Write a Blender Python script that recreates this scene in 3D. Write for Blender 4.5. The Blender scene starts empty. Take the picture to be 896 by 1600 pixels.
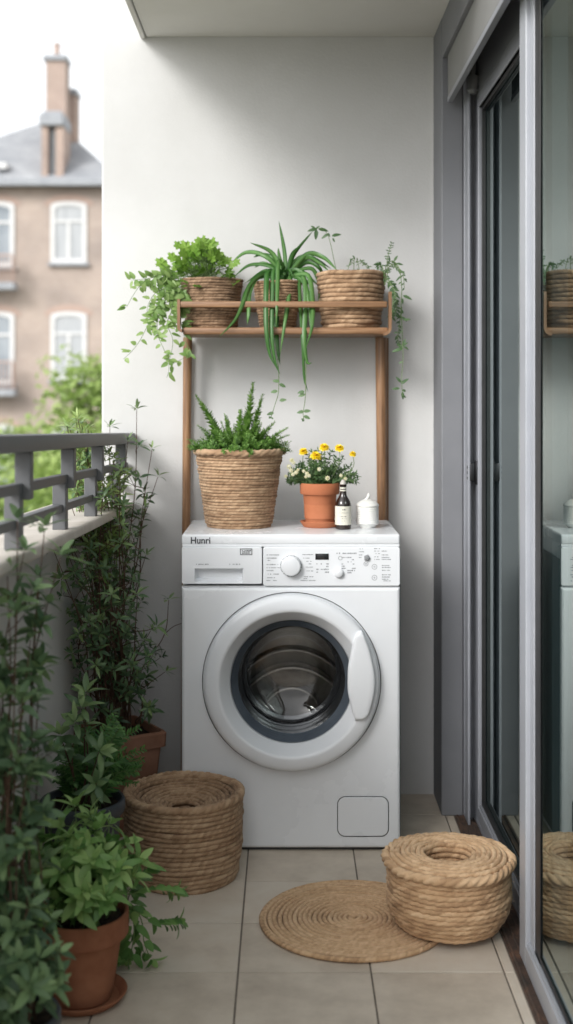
import bpy, bmesh, math, random
import numpy as np
from mathutils import Vector, Matrix

PI = math.pi
rnd = random.Random(7)
nrng = np.random.RandomState(11)
scene = bpy.context.scene
COL = scene.collection
CAM_Z, F = 1.254, 1950.0


def at(x, y, Y):
    """a spot of the place at depth Y seen from the balcony end"""
    return np.array([(x - 448) / F * Y, Y, CAM_Z - (y - 615) / F * Y])


# ------------------------------------------------------------------ objects
def wloc(o):
    v = Vector((0, 0, 0))
    while o:
        v = v + Vector(o.location)
        o = o.parent
    return np.array(v)


class MB:
    def __init__(s):
        s.v, s.f, s.t, s.n = [], [], [], 0

    def add(s, v, f, tone=0.5):
        v = np.asarray(v, dtype=np.float64).reshape(-1, 3)
        s.v.append(v)
        s.t.append(np.full(len(v), tone) if np.isscalar(tone) else np.asarray(tone, dtype=np.float64))
        if isinstance(f, np.ndarray):
            s.f.append(f.astype(np.int64) + s.n)
        else:
            by = {}
            for q in f:
                by.setdefault(len(q), []).append(q)
            for q in by.values():
                s.f.append(np.array(q, dtype=np.int64) + s.n)
        s.n += len(v)

    def build(s, name, mat, parent=None, smooth=True, angle=40, loc=None):
        me = bpy.data.meshes.new(name)
        V = np.concatenate(s.v)
        T = np.concatenate(s.t)
        off = wloc(parent) if parent else np.zeros(3)
        if loc is not None:
            off = off + np.array(loc) - (wloc(parent) if parent else 0)
        V = V - off
        li = np.concatenate([q.ravel() for q in s.f])
        lt = np.concatenate([np.full(len(q), q.shape[1]) for q in s.f])
        ls = np.concatenate([[0], np.cumsum(lt)[:-1]])
        me.vertices.add(len(V)); me.vertices.foreach_set('co', V.ravel())
        me.loops.add(len(li)); me.loops.foreach_set('vertex_index', li.astype(np.int32))
        me.polygons.add(len(lt)); me.polygons.foreach_set('loop_start', ls.astype(np.int32))
        me.update(calc_edges=True)
        me.validate()
        a = me.attributes.new('tone', 'FLOAT', 'POINT')
        a.data.foreach_set('value', T.astype(np.float32))
        me.polygons.foreach_set('use_smooth', np.full(len(me.polygons), bool(smooth)))
        if smooth and angle:
            me.set_sharp_from_angle(angle=math.radians(angle))
        me.materials.append(mat)
        o = bpy.data.objects.new(name, me)
        COL.objects.link(o)
        if loc is not None:
            o.location = np.array(loc) - (wloc(parent) if parent else 0)
        if parent:
            o.parent = parent
        return o


def tag(o, label=None, cat=None, group=None, kind=None):
    if label: o['label'] = label
    if cat: o['category'] = cat
    if group: o['group'] = group
    if kind: o['kind'] = kind
    return o


def thing(name, loc, label, cat, group=None):
    o = bpy.data.objects.new(name, None)
    COL.objects.link(o)
    o.empty_display_size = 0.05
    o.location = tuple(float(c) for c in loc)
    return tag(o, label, cat, group)


# ------------------------------------------------------------------ shapes
def bx(mb, x0, x1, y0, y1, z0, z1, bev=0.0, tone=0.5, seg=2):
    if bev <= 0:
        v = [(x, y, z) for z in (z0, z1) for y in (y0, y1) for x in (x0, x1)]
        mb.add(v, [(0, 2, 3, 1), (4, 5, 7, 6), (0, 1, 5, 4), (2, 6, 7, 3), (0, 4, 6, 2), (1, 3, 7, 5)], tone)
        return
    bm = bmesh.new()
    bmesh.ops.create_cube(bm, size=1)
    for q in bm.verts:
        q.co = Vector(((x0 + x1) / 2 + q.co.x * (x1 - x0), (y0 + y1) / 2 + q.co.y * (y1 - y0), (z0 + z1) / 2 + q.co.z * (z1 - z0)))
    bmesh.ops.bevel(bm, geom=bm.edges[:], offset=bev, segments=seg, profile=0.5, affect='EDGES')
    bm.verts.index_update()
    mb.add([q.co[:] for q in bm.verts], [[q.index for q in fc.verts] for fc in bm.faces], tone)
    bm.free()


def grid_faces(n, m, closed_m=True, closed_n=False, off=0):
    i = np.arange(n if closed_n else n - 1)
    j = np.arange(m if closed_m else m - 1)
    I, J = np.meshgrid(i, j, indexing='ij')
    I2, J2 = (I + 1) % n, (J + 1) % m
    return np.stack([I * m + J, I2 * m + J, I2 * m + J2, I * m + J2], -1).reshape(-1, 4) + off


def lathe(mb, prof, c, n=64, axis='z', tone=0.5, wob=0.0):
    """profile [(r, h)] turned about a vertical axis, or about y for round things on an upright face"""
    a = np.arange(n) * 2 * PI / n
    P = np.array(prof, dtype=float)
    r = P[:, 0][:, None]; h = P[:, 1][:, None] + 0 * a
    if wob:
        r = r * (1 + wob * np.sin(a * 2 + c[0] * 9))
    X, Yy = r * np.cos(a), r * np.sin(a)
    if axis == 'z':
        v = np.stack([c[0] + X, c[1] + Yy, c[2] + h], -1)
    else:
        v = np.stack([c[0] + X, c[1] + h, c[2] + Yy], -1)
    mb.add(v.reshape(-1, 3), grid_faces(len(P), n), tone)


def sphere(mb, c, r, sz=1.0, n=12, tone=0.5):
    prof = [(max(r * math.sin(PI * k / 8), 1e-4), -r * sz * math.cos(PI * k / 8)) for k in range(9)]
    lathe(mb, prof, c, n=n, tone=tone)


def smooth_path(pts, n):
    """Catmull-Rom through the points, n samples"""
    P = np.asarray(pts, dtype=float)
    if len(P) == 2:
        t = np.linspace(0, 1, n)[:, None]
        return P[0] * (1 - t) + P[1] * t
    Q = np.vstack([2 * P[0] - P[1], P, 2 * P[-1] - P[-2]])
    out = []
    for u in np.linspace(0, len(P) - 1 - 1e-9, n):
        k = int(u); t = u - k
        p0, p1, p2, p3 = Q[k], Q[k + 1], Q[k + 2], Q[k + 3]
        out.append(0.5 * ((2 * p1) + (-p0 + p2) * t + (2 * p0 - 5 * p1 + 4 * p2 - p3) * t * t + (-p0 + 3 * p1 - 3 * p2 + p3) * t ** 3))
    return np.array(out)


def norm(v):
    return v / (np.linalg.norm(v, axis=-1, keepdims=True) + 1e-12)


def tube(mb, pts, r0, r1=None, nsec=6, tone=0.5, cap=True):
    P = np.asarray(pts, dtype=float)
    if r1 is None: r1 = r0
    n = len(P)
    T = norm(np.gradient(P, axis=0))
    ref = np.array([0.31, 0.9, 0.2]) if abs(T[:, 2]).mean() > 0.7 else np.array([0, 0, 1.0])
    A = norm(ref - (T @ ref)[:, None] * T)
    B = np.cross(T, A)
    R = np.linspace(r0, r1, n)[:, None, None]
    a = np.arange(nsec) * 2 * PI / nsec
    V = P[:, None] + R * (np.cos(a)[None, :, None] * A[:, None] + np.sin(a)[None, :, None] * B[:, None])
    mb.add(V.reshape(-1, 3), grid_faces(n, nsec), tone)
    if cap:
        e = (n - 1) * nsec
        mb.f.append(np.array([list(range(nsec))[::-1], [e + k for k in range(nsec)]]) + mb.n - n * nsec)


def rope(mb, pts, rad, strands=3, pitch=0.03, nsec=10, closed=True, depth=0.25, tone=0.5, tvar=0.3, phase=None, up=(0, 0, 1), flat=1.0):
    """a twisted rope along a path: strands are real ridges wound round the core"""
    P = np.asarray(pts, dtype=float)
    n = len(P)
    if closed:
        T = norm(np.roll(P, -1, 0) - np.roll(P, 1, 0))
        seg = np.linalg.norm(np.roll(P, -1, 0) - P, axis=1)
    else:
        T = norm(np.gradient(P, axis=0))
        seg = np.concatenate([np.linalg.norm(np.diff(P, axis=0), axis=1), [0]])
    s = np.concatenate([[0], np.cumsum(seg)[:-1]]); L = seg.sum()
    if closed:
        k = max(1, round(L / (pitch / strands)))
        pitch = L / k * strands
    U = np.array(up, dtype=float)
    A = norm(U - (T @ U)[:, None] * T)
    B = np.cross(T, A)
    ph = nrng.rand() * 6.28 if phase is None else phase
    # low frequency wander of thickness
    w = sum(nrng.randn() * np.sin(2 * PI * q * s / L + nrng.rand() * 6.28) for q in (7, 13, 19, 31)) * 0.02
    a = np.arange(nsec) * 2 * PI / nsec
    phi = a[None, :] + 2 * PI * s[:, None] / pitch + ph
    q = strands * phi / 2
    lob = np.abs(np.cos(q)) ** 0.8
    R = rad * (1 + w)[:, None] * (1 - depth + depth * lob * 1.15)
    V = P[:, None] + R[..., None] * (np.cos(a)[None, :, None] * A[:, None] * flat + np.sin(a)[None, :, None] * B[:, None])
    sid = np.floor(q / PI + 0.5).astype(int)
    tab = nrng.rand(4096)
    cell = (sid * 7 + np.floor(s / (pitch * 1.7)).astype(int)[:, None] * 131) % 4096
    smo = sum(np.sin(2 * PI * qq * s / L + nrng.rand() * 6.28) for qq in (2, 5, 11)) * 0.08
    tn = tone + tvar * (tab[sid % 4096] - 0.5) * 0.6 + tvar * (tab[cell] - 0.5) * 0.3 + smo[:, None] * tvar
    mb.add(V.reshape(-1, 3), grid_faces(n, nsec, True, closed), np.clip(tn, 0, 1).ravel())


def ring(c, r, z, n, jit=0.0):
    a = np.arange(n) * 2 * PI / n
    rr = r + jit * sum(nrng.randn() * np.sin(k * a + nrng.rand() * 6.28) for k in (2, 3, 5, 8)) * 0.5
    zz = z + jit * 0.7 * sum(nrng.randn() * np.sin(k * a + nrng.rand() * 6.28) for k in (2, 3, 5)) * 0.5
    return np.stack([c[0] + rr * np.cos(a), c[1] + rr * np.sin(a), c[2] + zz], -1)


def fibres(mb, c, prof, n, L=0.012):
    """loose hairs standing off a rope surface"""
    for _ in range(n):
        r, z = prof[rnd.randrange(len(prof))]
        a = rnd.uniform(0, 2 * PI)
        p = np.array([c[0] + r * math.cos(a), c[1] + r * math.sin(a), c[2] + z])
        o = np.array([math.cos(a), math.sin(a), 0])
        t = np.array([-math.sin(a), math.cos(a), 0])
        d = norm(o * rnd.uniform(.2, .8) + t * rnd.uniform(-1, 1) + np.array([0, 0, rnd.uniform(-.6, .6)]))
        l = L * rnd.uniform(.4, 1)
        w = np.array([0, 0, .00025])
        m = p + d * l * .5; e = p + d * l + t * rnd.uniform(-.3, .3) * l
        mb.add([p - w, p + w, m + w, m - w, e], [(0, 1, 2, 3), (3, 2, 4)], rnd.uniform(.6, 1))


def prism_y(mb, poly, y0, y1, bev=0.002, tone=0.5, seg=3):
    """outline in (x, z) given counter-clockwise seen from -y, standing between y0 (front) and y1, front edge rounded"""
    P = np.array(poly, dtype=float)
    n = len(P)
    e = np.roll(P, -1, 0) - np.roll(P, 1, 0)
    nr = norm(np.stack([e[:, 1], -e[:, 0]], -1))
    rows = [(0.0, y1)]
    for k in range(seg + 1):
        a = PI / 2 * k / seg
        rows.append((-bev * (1 - math.cos(a)), y0 + bev * (1 - math.sin(a))))
    V = []
    for o, y in rows:
        Q = P + nr * o
        V.append(np.stack([Q[:, 0], np.full(n, y), Q[:, 1]], -1))
    m = len(rows)
    mb.add(np.concatenate(V), grid_faces(m, n), tone)
    b = mb.n - m * n
    mb.f.append(np.array([[b + (m - 1) * n + k for k in range(n)]]))
    mb.f.append(np.array([[b + k for k in range(n)][::-1]]))


def rrect(x0, x1, z0, z1, r, k=6):
    out = []
    for cx, cz, a0 in ((x1 - r, z0 + r, -90), (x1 - r, z1 - r, 0), (x0 + r, z1 - r, 90), (x0 + r, z0 + r, 180)):
        for i in range(k + 1):
            a = math.radians(a0 + 90 * i / k)
            out.append((cx + r * math.cos(a), cz + r * math.sin(a)))
    return out


LANCE = [(0, .08), (.12, .45), (.3, .9), (.5, 1), (.7, .8), (.87, .42), (1, .02)]
OVATE = [(0, .1), (.1, .6), (.28, 1), (.5, .95), (.72, .72), (.88, .42), (1, .02)]
STRAP = [(0, .5), (.12, .85), (.3, 1), (.5, 1), (.7, .85), (.88, .5), (1, .02)]


def leaf(mb, p, d, n, L, W, droop=0.3, shape=LANCE, tone=0.5, fold=0.25, petiole=0.0):
    d = norm(np.asarray(d, float)); n = np.asarray(n, float)
    n = norm(n - d * (n @ d))
    if petiole:
        p = p + d * petiole
    s = np.cross(d, n)
    V = []
    for t, w in shape:
        c = p + d * (L * t) + n * (-droop * L * t * t) 
        hw = s * (W * .5 * w)
        up = n * (fold * W * .5 * w)
        V += [c - hw + up, c, c + hw + up]
    mb.add(V, grid_faces(len(shape), 3, False), tone)


def lobed_leaf(mb, p, d, n, L, tone=0.5, lobes=5, cup=.15):
    d = norm(np.asarray(d, float)); n = np.asarray(n, float)
    n = norm(n - d * (n @ d)); s = np.cross(d, n)
    V = [p + d * L * .42 - n * cup * L * .2]
    k = lobes * 6
    for i in range(k + 1):
        u = i / k
        a = (u - .5) * 2 * 2.5
        r = .36 + .2 * abs(math.cos(lobes * PI * (u - .5) * 1.0)) + .05 * math.cos(i * PI)
        r *= 1 - .18 * abs(u - .5) * 2
        q = p + d * L * (.42 + r * math.cos(a)) + s * L * r * math.sin(a) * .95
        q = q - n * L * cup * (r * 1.6) ** 2 + n * L * .04 * math.sin(a * 5)
        V.append(q)
    V.append(p)
    f = [(0, i, i + 1) for i in range(1, k + 2)] + [(0, k + 2, 1)]
    mb.add(V, f, tone)


def rdir(zmin=-1, zmax=1):
    z = rnd.uniform(zmin, zmax); a = rnd.uniform(0, 2 * PI); r = math.sqrt(max(0, 1 - z * z))
    return np.array([r * math.cos(a), r * math.sin(a), z])


def whorl(mb, p, axis, n, L, W, spread=1.0, shape=LANCE, tone=.5, tv=.25, droop=.35):
    axis = norm(np.asarray(axis, float))
    u = norm(np.cross(axis, [0.3, 0.5, 0.8])); w = np.cross(axis, u)
    a0 = rnd.uniform(0, 6.28)
    for i in range(n):
        a = a0 + 2.4 * i
        o = u * math.cos(a) + w * math.sin(a)
        k = .35 + .65 * i / max(1, n - 1)
        d = norm(o * spread * k + axis * (1.15 - k) + rdir() * .15)
        l = L * rnd.uniform(.65, 1.1) * (.6 + .4 * k)
        leaf(mb, p + axis * L * .12 * (1 - k), d, axis + rdir() * .2, l, W * rnd.uniform(.8, 1.15) * (.6 + .4 * k), droop * rnd.uniform(.4, 1.3), shape,
             tone + rnd.uniform(-tv, tv) + .25 * (1 - k), petiole=l * .08)


# ------------------------------------------------------------------ materials
def new_mat(name):
    m = bpy.data.materials.new(name)
    m.use_nodes = True
    nt = m.node_tree
    nt.nodes.clear()
    out = nt.nodes.new('ShaderNodeOutputMaterial')
    return m, nt, out


def N(nt, t, **kw):
    n = nt.nodes.new(t)
    for k, v in kw.items():
        if k.startswith('i_'):
            n.inputs[k[2:].replace('_', ' ')].default_value = v
        else:
            setattr(n, k, v)
    return n


def lin(c):
    return tuple((x / 12.92 if x <= .04045 else ((x + .055) / 1.055) ** 2.4) for x in (q / 255 for q in c))


def ramp(nt, cols, fac):
    r = nt.nodes.new('ShaderNodeValToRGB')
    e = r.color_ramp.elements
    while len(e) < len(cols): e.new(0.5)
    for i, (p, c) in enumerate(cols):
        e[i].position = p; e[i].color = (*c, 1)
    nt.links.new(fac, r.inputs[0])
    return r.outputs[0]


def pm(name, c1, c2=None, scale=8, stretch=(1, 1, 1), rough=.6, metal=0, bump=0, bscale=60, spec=.5, detail=6, coat=0, rvar=0, dist=.001, c3=None, contrast=(.35, .65)):
    m, nt, out = new_mat(name)
    b = N(nt, 'ShaderNodeBsdfPrincipled')
    b.inputs['Roughness'].default_value = rough
    b.inputs['Metallic'].default_value = metal
    b.inputs['Specular IOR Level'].default_value = spec
    b.inputs['Coat Weight'].default_value = coat
    b.inputs['Coat Roughness'].default_value = .08
    tc = N(nt, 'ShaderNodeTexCoord')
    mp = N(nt, 'ShaderNodeMapping')
    mp.inputs['Scale'].default_value = stretch
    nt.links.new(tc.outputs['Object'], mp.inputs[0])
    nz = N(nt, 'ShaderNodeTexNoise', i_Scale=scale, i_Detail=detail, i_Roughness=.6)
    nt.links.new(mp.outputs[0], nz.inputs['Vector'])
    cols = [(contrast[0], c1), (contrast[1], c2 or c1)]
    if c3: cols = [(contrast[0], c1), ((contrast[0] + contrast[1]) / 2, c3), (contrast[1], c2)]
    nt.links.new(ramp(nt, cols, nz.outputs['Fac']), b.inputs['Base Color'])
    if rvar:
        mr = N(nt, 'ShaderNodeMapRange')
        mr.inputs['To Min'].default_value = rough - rvar; mr.inputs['To Max'].default_value = rough + rvar
        nt.links.new(nz.outputs['Fac'], mr.inputs['Value']); nt.links.new(mr.outputs[0], b.inputs['Roughness'])
    if bump:
        n2 = N(nt, 'ShaderNodeTexNoise', i_Scale=bscale, i_Detail=5, i_Roughness=.65)
        nt.links.new(mp.outputs[0], n2.inputs['Vector'])
        bp = N(nt, 'ShaderNodeBump', i_Strength=bump, i_Distance=dist)
        nt.links.new(n2.outputs['Fac'], bp.inputs['Height']); nt.links.new(bp.outputs[0], b.inputs['Normal'])
    nt.links.new(b.outputs[0], out.inputs[0])
    return m


def tone_mat(name, cols, rough=.6, spec=.4, transl=0, nscale=40, namt=.3, bump=0, bscale=300, stretch=(1, 1, 1), dist=.001, sheen=0):
    """colour follows the per-piece tone stored on the mesh, broken up by noise"""
    m, nt, out = new_mat(name)
    b = N(nt, 'ShaderNodeBsdfPrincipled')
    b.inputs['Roughness'].default_value = rough
    b.inputs['Specular IOR Level'].default_value = spec
    if sheen: b.inputs['Sheen Weight'].default_value = sheen
    at_ = N(nt, 'ShaderNodeAttribute', attribute_name='tone')
    tc = N(nt, 'ShaderNodeTexCoord')
    mp = N(nt, 'ShaderNodeMapping'); mp.inputs['Scale'].default_value = stretch
    nt.links.new(tc.outputs['Object'], mp.inputs[0])
    nz = N(nt, 'ShaderNodeTexNoise', i_Scale=nscale, i_Detail=5, i_Roughness=.6)
    nt.links.new(mp.outputs[0], nz.inputs['Vector'])
    ma = N(nt, 'ShaderNodeMath', operation='MULTIPLY_ADD')
    ma.inputs[1].default_value = namt
    sb = N(nt, 'ShaderNodeMath', operation='ADD'); sb.inputs[1].default_value = -namt / 2
    nt.links.new(at_.outputs['Fac'], sb.inputs[0])
    nt.links.new(nz.outputs['Fac'], ma.inputs[0]); nt.links.new(sb.outputs[0], ma.inputs[2])
    col = ramp(nt, cols, ma.outputs[0])
    nt.links.new(col, b.inputs['Base Color'])
    if bump:
        n2 = N(nt, 'ShaderNodeTexNoise', i_Scale=bscale, i_Detail=4, i_Roughness=.7)
        nt.links.new(mp.outputs[0], n2.inputs['Vector'])
        bp = N(nt, 'ShaderNodeBump', i_Strength=bump, i_Distance=dist)
        nt.links.new(n2.outputs['Fac'], bp.inputs['Height']); nt.links.new(bp.outputs[0], b.inputs['Normal'])
    if transl:
        tr = N(nt, 'ShaderNodeBsdfTranslucent')
        nt.links.new(col, tr.inputs['Color'])
        mx = N(nt, 'ShaderNodeMixShader'); mx.inputs[0].default_value = transl
        nt.links.new(b.outputs[0], mx.inputs[1]); nt.links.new(tr.outputs[0], mx.inputs[2])
        nt.links.new(mx.outputs[0], out.inputs[0])
    else:
        nt.links.new(b.outputs[0], out.inputs[0])
    return m


def brick_mat(name, c1, c2, mortar, scale, w, h, ms, axes='XZ', rough=.9):
    m, nt, out = new_mat(name)
    b = N(nt, 'ShaderNodeBsdfPrincipled'); b.inputs['Roughness'].default_value = rough
    tc = N(nt, 'ShaderNodeTexCoord')
    sp = N(nt, 'ShaderNodeSeparateXYZ'); cb = N(nt, 'ShaderNodeCombineXYZ')
    nt.links.new(tc.outputs['Object'], sp.inputs[0])
    nt.links.new(sp.outputs[axes[0]], cb.inputs['X']); nt.links.new(sp.outputs[axes[1]], cb.inputs['Y'])
    br = N(nt, 'ShaderNodeTexBrick', i_Scale=scale, i_Mortar_Size=ms)
    br.inputs['Brick Width'].default_value = w; br.inputs['Row Height'].default_value = h
    br.inputs['Color1'].default_value = (*c1, 1); br.inputs['Color2'].default_value = (*c2, 1); br.inputs['Mortar'].default_value = (*mortar, 1)
    nt.links.new(cb.outputs[0], br.inputs['Vector'])
    nz = N(nt, 'ShaderNodeTexNoise', i_Scale=.7, i_Detail=5)
    nt.links.new(tc.outputs['Object'], nz.inputs['Vector'])
    mx = N(nt, 'ShaderNodeMix', data_type='RGBA', blend_type='MULTIPLY'); mx.inputs[0].default_value = 1
    nt.links.new(br.outputs['Color'], mx.inputs[6])
    nt.links.new(ramp(nt, [(.3, (.75, .75, .75)), (.7, (1.1, 1.08, 1.05))], nz.outputs['Fac']), mx.inputs[7])
    nt.links.new(mx.outputs[2], b.inputs['Base Color'])
    nt.links.new(b.outputs[0], out.inputs[0])
    return m


def glass_mat(name, tint, refl, f0=.1, power=4, rough=0.0):
    """a sheet of glass: mirror share grows towards grazing views, the rest passes through tinted"""
    m, nt, out = new_mat(name)
    lw = N(nt, 'ShaderNodeLayerWeight'); lw.inputs['Blend'].default_value = .5
    pw = N(nt, 'ShaderNodeMath', operation='POWER'); pw.inputs[1].default_value = power
    nt.links.new(lw.outputs['Facing'], pw.inputs[0])
    mr = N(nt, 'ShaderNodeMapRange'); mr.inputs['To Min'].default_value = f0; mr.inputs['To Max'].default_value = 1
    nt.links.new(pw.outputs[0], mr.inputs['Value'])
    tr = N(nt, 'ShaderNodeBsdfTransparent'); tr.inputs[0].default_value = (*tint, 1)
    gl = N(nt, 'ShaderNodeBsdfGlossy'); gl.inputs['Color'].default_value = (*refl, 1); gl.inputs['Roughness'].default_value = rough
    mx = N(nt, 'ShaderNodeMixShader')
    nt.links.new(mr.outputs[0], mx.inputs[0]); nt.links.new(tr.outputs[0], mx.inputs[1]); nt.links.new(gl.outputs[0], mx.inputs[2])
    nt.links.new(mx.outputs[0], out.inputs[0])
    return m


M = {}
M['plaster'] = pm('white_plaster', (.58, .58, .57), (.65, .65, .645), scale=1.9, rough=.85, bump=.55, bscale=120, spec=.2, dist=.0015)
M['ceiling'] = pm('ceiling_paint', (.70, .69, .67), (.75, .74, .72), scale=2, rough=.9, bump=.2, bscale=120, spec=.2)
M['parapet'] = pm('parapet_render', (.58, .575, .56), (.66, .655, .64), scale=3, rough=.9, bump=.3, bscale=110, spec=.2)
M['coping'] = pm('coping_stone', (.56, .51, .45), (.66, .61, .55), scale=9, rough=.8, bump=.2, bscale=200)
M['rail'] = pm('grey_rail_paint', (.105, .108, .115), (.13, .134, .14), scale=5, rough=.5, bump=.08, bscale=300, rvar=.08)
M['alu'] = pm('grey_aluminium', (.255, .265, .295), (.29, .30, .33), scale=4, rough=.38, bump=.03, bscale=400, rvar=.08)
M['alu_light'] = pm('light_aluminium', (.34, .355, .39), (.39, .405, .44), scale=4, rough=.34, bump=.03, bscale=400, rvar=.08)
M['jamb'] = pm('grey_jamb_paint', (.165, .17, .185), (.20, .205, .22), scale=3, rough=.6, bump=.15, bscale=140, rvar=.1)
M['shutter'] = pm('shutter_panel', (.20, .20, .195), (.235, .235, .23), scale=3, rough=.55)
M['black'] = pm('black_rubber', (.012, .012, .013), (.02, .02, .021), scale=30, rough=.45)
M['enamel'] = pm('white_enamel', (.72, .74, .765), (.77, .79, .815), scale=2.5, rvar=.025, rough=.27, spec=.5, coat=.3)
M['plastic'] = pm('white_plastic', (.75, .77, .795), (.78, .80, .825), scale=2, rough=.3, spec=.5)
M['side'] = pm('painted_dark_reflection', (.045, .06, .062), (.06, .078, .08), scale=3, rough=.4)  # dark reflection put into the colour on the washer's right side
M['print'] = pm('grey_print', (.22, .23, .25), (.30, .31, .33), scale=400, rough=.6)
M['ink'] = pm('dark_ink', (.03, .032, .04), (.05, .052, .06), scale=90, rough=.5)
M['display'] = pm('black_display', (.006, .006, .007), (.012, .012, .014), scale=10, rough=.12)
M['greyplastic'] = pm('grey_plastic', (.20, .21, .22), (.28, .29, .30), scale=20, rough=.4)
M['gasket'] = pm('blue_grey_gasket', (.085, .105, .13), (.14, .165, .195), scale=9, stretch=(1, 1, 1), rough=.32)
M['bellows'] = pm('black_bellows', (.010, .010, .011), (.022, .022, .023), scale=18, rough=.2, spec=.8, bump=.5, bscale=25, dist=.004)
M['steel'] = pm('drum_steel', (.13, .115, .098), (.20, .178, .15), scale=12, rough=.36, metal=.75, bump=.04, bscale=200)
M['bowl'] = glass_mat('door_glass', (.93, .95, .97), (1, 1, 1), f0=.05, power=4)
M['pane'] = glass_mat('door_pane', (.22, .30, .29), (.80, .89, .86), f0=.16, power=3.2)
M['wood'] = pm('oak_wood', (.11, .053, .025), (.38, .215, .112), scale=16, stretch=(9, 9, .45), rough=.45, bump=.15, bscale=40, c3=(.25, .132, .064), contrast=(.25, .75), coat=.1)
M['woodx'] = pm('oak_board', (.11, .053, .025), (.38, .215, .112), scale=16, stretch=(.45, 9, 9), rough=.45, bump=.15, bscale=40, c3=(.25, .132, .064), contrast=(.25, .75), coat=.1)
M['terra'] = pm('terracotta', (.40, .135, .062), (.50, .19, .095), scale=7, rough=.82, bump=.12, bscale=120, spec=.25)
M['terra_dull'] = pm('weathered_terracotta', (.25, .095, .05), (.36, .155, .085), scale=9, rough=.85, bump=.2, bscale=120, spec=.25)
M['planter'] = pm('dusty_terracotta', (.27, .135, .085), (.38, .20, .135), scale=10, rough=.9, bump=.25, bscale=90, spec=.2)
M['slate'] = pm('slate_grey_pot', (.035, .042, .052), (.055, .063, .075), scale=8, rough=.5)
M['soil'] = pm('potting_soil', (.015, .009, .006), (.055, .035, .022), scale=60, rough=1, bump=1, bscale=90, dist=.006)
M['amber'] = pm('amber_glass', (.012, .006, .005), (.02, .010, .007), scale=4, rough=.06, spec=.7)
M['paper'] = pm('cream_paper', (.62, .60, .51), (.72, .70, .61), scale=14, rough=.75)
M['ceramic'] = pm('white_ceramic', (.72, .72, .68), (.80, .80, .77), scale=9, rough=.28, coat=.2)
M['cap'] = pm('pale_cap', (.42, .40, .36), (.54, .50, .46), scale=20, rough=.4)
M['rust'] = pm('rusty_threshold', (.045, .035, .03), (.16, .085, .055), scale=16, rough=.85, bump=.5, bscale=70, c3=(.085, .055, .042), dist=.003)
M['tile'] = tone_mat('stone_tile', [(0, (.36, .295, .235)), (.5, (.61, .53, .435)), (1, (.72, .67, .585))], rough=.5, spec=.35, nscale=9, namt=.9, bump=.3, bscale=45, dist=.002)
M['grout'] = pm('tile_grout', (.16, .135, .11), (.24, .205, .17), scale=40, rough=.95)
ROPE1 = [(0, (.17, .10, .055)), (.5, (.35, .222, .132)), (1, (.53, .37, .235))]
ROPE2 = [(0, (.27, .155, .08)), (.5, (.56, .362, .208)), (1, (.78, .56, .35))]
ROPE3 = [(0, (.13, .08, .048)), (.5, (.27, .175, .108)), (1, (.44, .30, .195))]
for k, c in (('rope_mid', ROPE1), ('rope_pale', ROPE2), ('rope_dark', ROPE3)):
    M[k] = tone_mat(k, c, rough=.9, spec=.15, nscale=160, namt=.35, bump=.5, bscale=900, dist=.0008, sheen=.1)


def leafmat(k, a, b, c, transl=.25, rough=.42):
    M[k] = tone_mat(k, [(0, a), (.5, b), (1, c)], rough=rough, spec=.4, transl=transl, nscale=25, namt=.25)


leafmat('leaf_bright', (.075, .16, .02), (.17, .33, .045), (.32, .50, .10), .35)
leafmat('leaf_vine', (.10, .19, .045), (.19, .32, .085), (.34, .47, .17), .35)
leafmat('leaf_spider', (.018, .072, .014), (.042, .135, .026), (.15, .30, .09), .2, .33)
leafmat('leaf_sage', (.05, .105, .04), (.095, .175, .07), (.17, .27, .12), .25)
leafmat('leaf_fern', (.045, .12, .022), (.12, .25, .045), (.27, .44, .11), .28)
leafmat('leaf_marigold', (.03, .07, .024), (.075, .145, .05), (.15, .25, .09), .25)
leafmat('leaf_shrub', (.042, .085, .044), (.115, .20, .095), (.30, .42, .17), .3)
leafmat('leaf_feather', (.03, .095, .028), (.085, .21, .055), (.17, .33, .09), .25)
leafmat('leaf_broad', (.055, .14, .04), (.16, .32, .09), (.40, .56, .20), .32)
leafmat('leaf_tall', (.042, .088, .048), (.115, .20, .10), (.28, .41, .18), .3)
leafmat('leaf_young', (.07, .14, .04), (.17, .28, .08), (.36, .47, .16), .3)
leafmat('leaf_tree', (.13, .21, .05), (.27, .38, .10), (.45, .56, .20), .4)
M['stem_brown'] = pm('brown_stem', (.055, .03, .018), (.13, .075, .045), scale=40, rough=.8, bump=.3, bscale=150)
M['stem_green'] = pm('green_stem', (.10, .17, .05), (.17, .25, .09), scale=30, rough=.6)
M['bark'] = pm('tree_bark', (.06, .045, .035), (.12, .095, .075), scale=8, rough=.95)
M['petal'] = tone_mat('yellow_petal', [(0, (.80, .52, .008)), (.5, (.92, .70, .014)), (1, (.96, .82, .08))], rough=.6, transl=.2)
M['petal_core'] = pm('flower_core', (.50, .24, .01), (.66, .38, .02), scale=200, rough=.8)
M['bud'] = tone_mat('cream_bud', [(0, (.50, .50, .26)), (.5, (.66, .63, .36)), (1, (.74, .72, .58))], rough=.7, transl=.2)
M['brick'] = brick_mat('far_brick', (.42, .335, .295), (.37, .29, .25), (.45, .405, .37), 1, .24, .075, .012)
M['brick_red'] = brick_mat('far_brick_red', (.43, .315, .265), (.38, .275, .23), (.45, .39, .355), 1, .24, .075, .012)
M['arch'] = pm('brick_arch', (.41, .30, .255), (.45, .34, .29), scale=12, rough=.9)
M['slateroof'] = brick_mat('roof_slate', (.36, .375, .40), (.30, .315, .34), (.26, .27, .29), 1, .35, .22, .012, axes='XY')
M['lead'] = pm('grey_lead', (.27, .285, .31), (.34, .355, .38), scale=3, rough=.6)
M['white_paint'] = pm('white_window_paint', (.60, .60, .60), (.66, .66, .655), scale=4, rough=.5)
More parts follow.
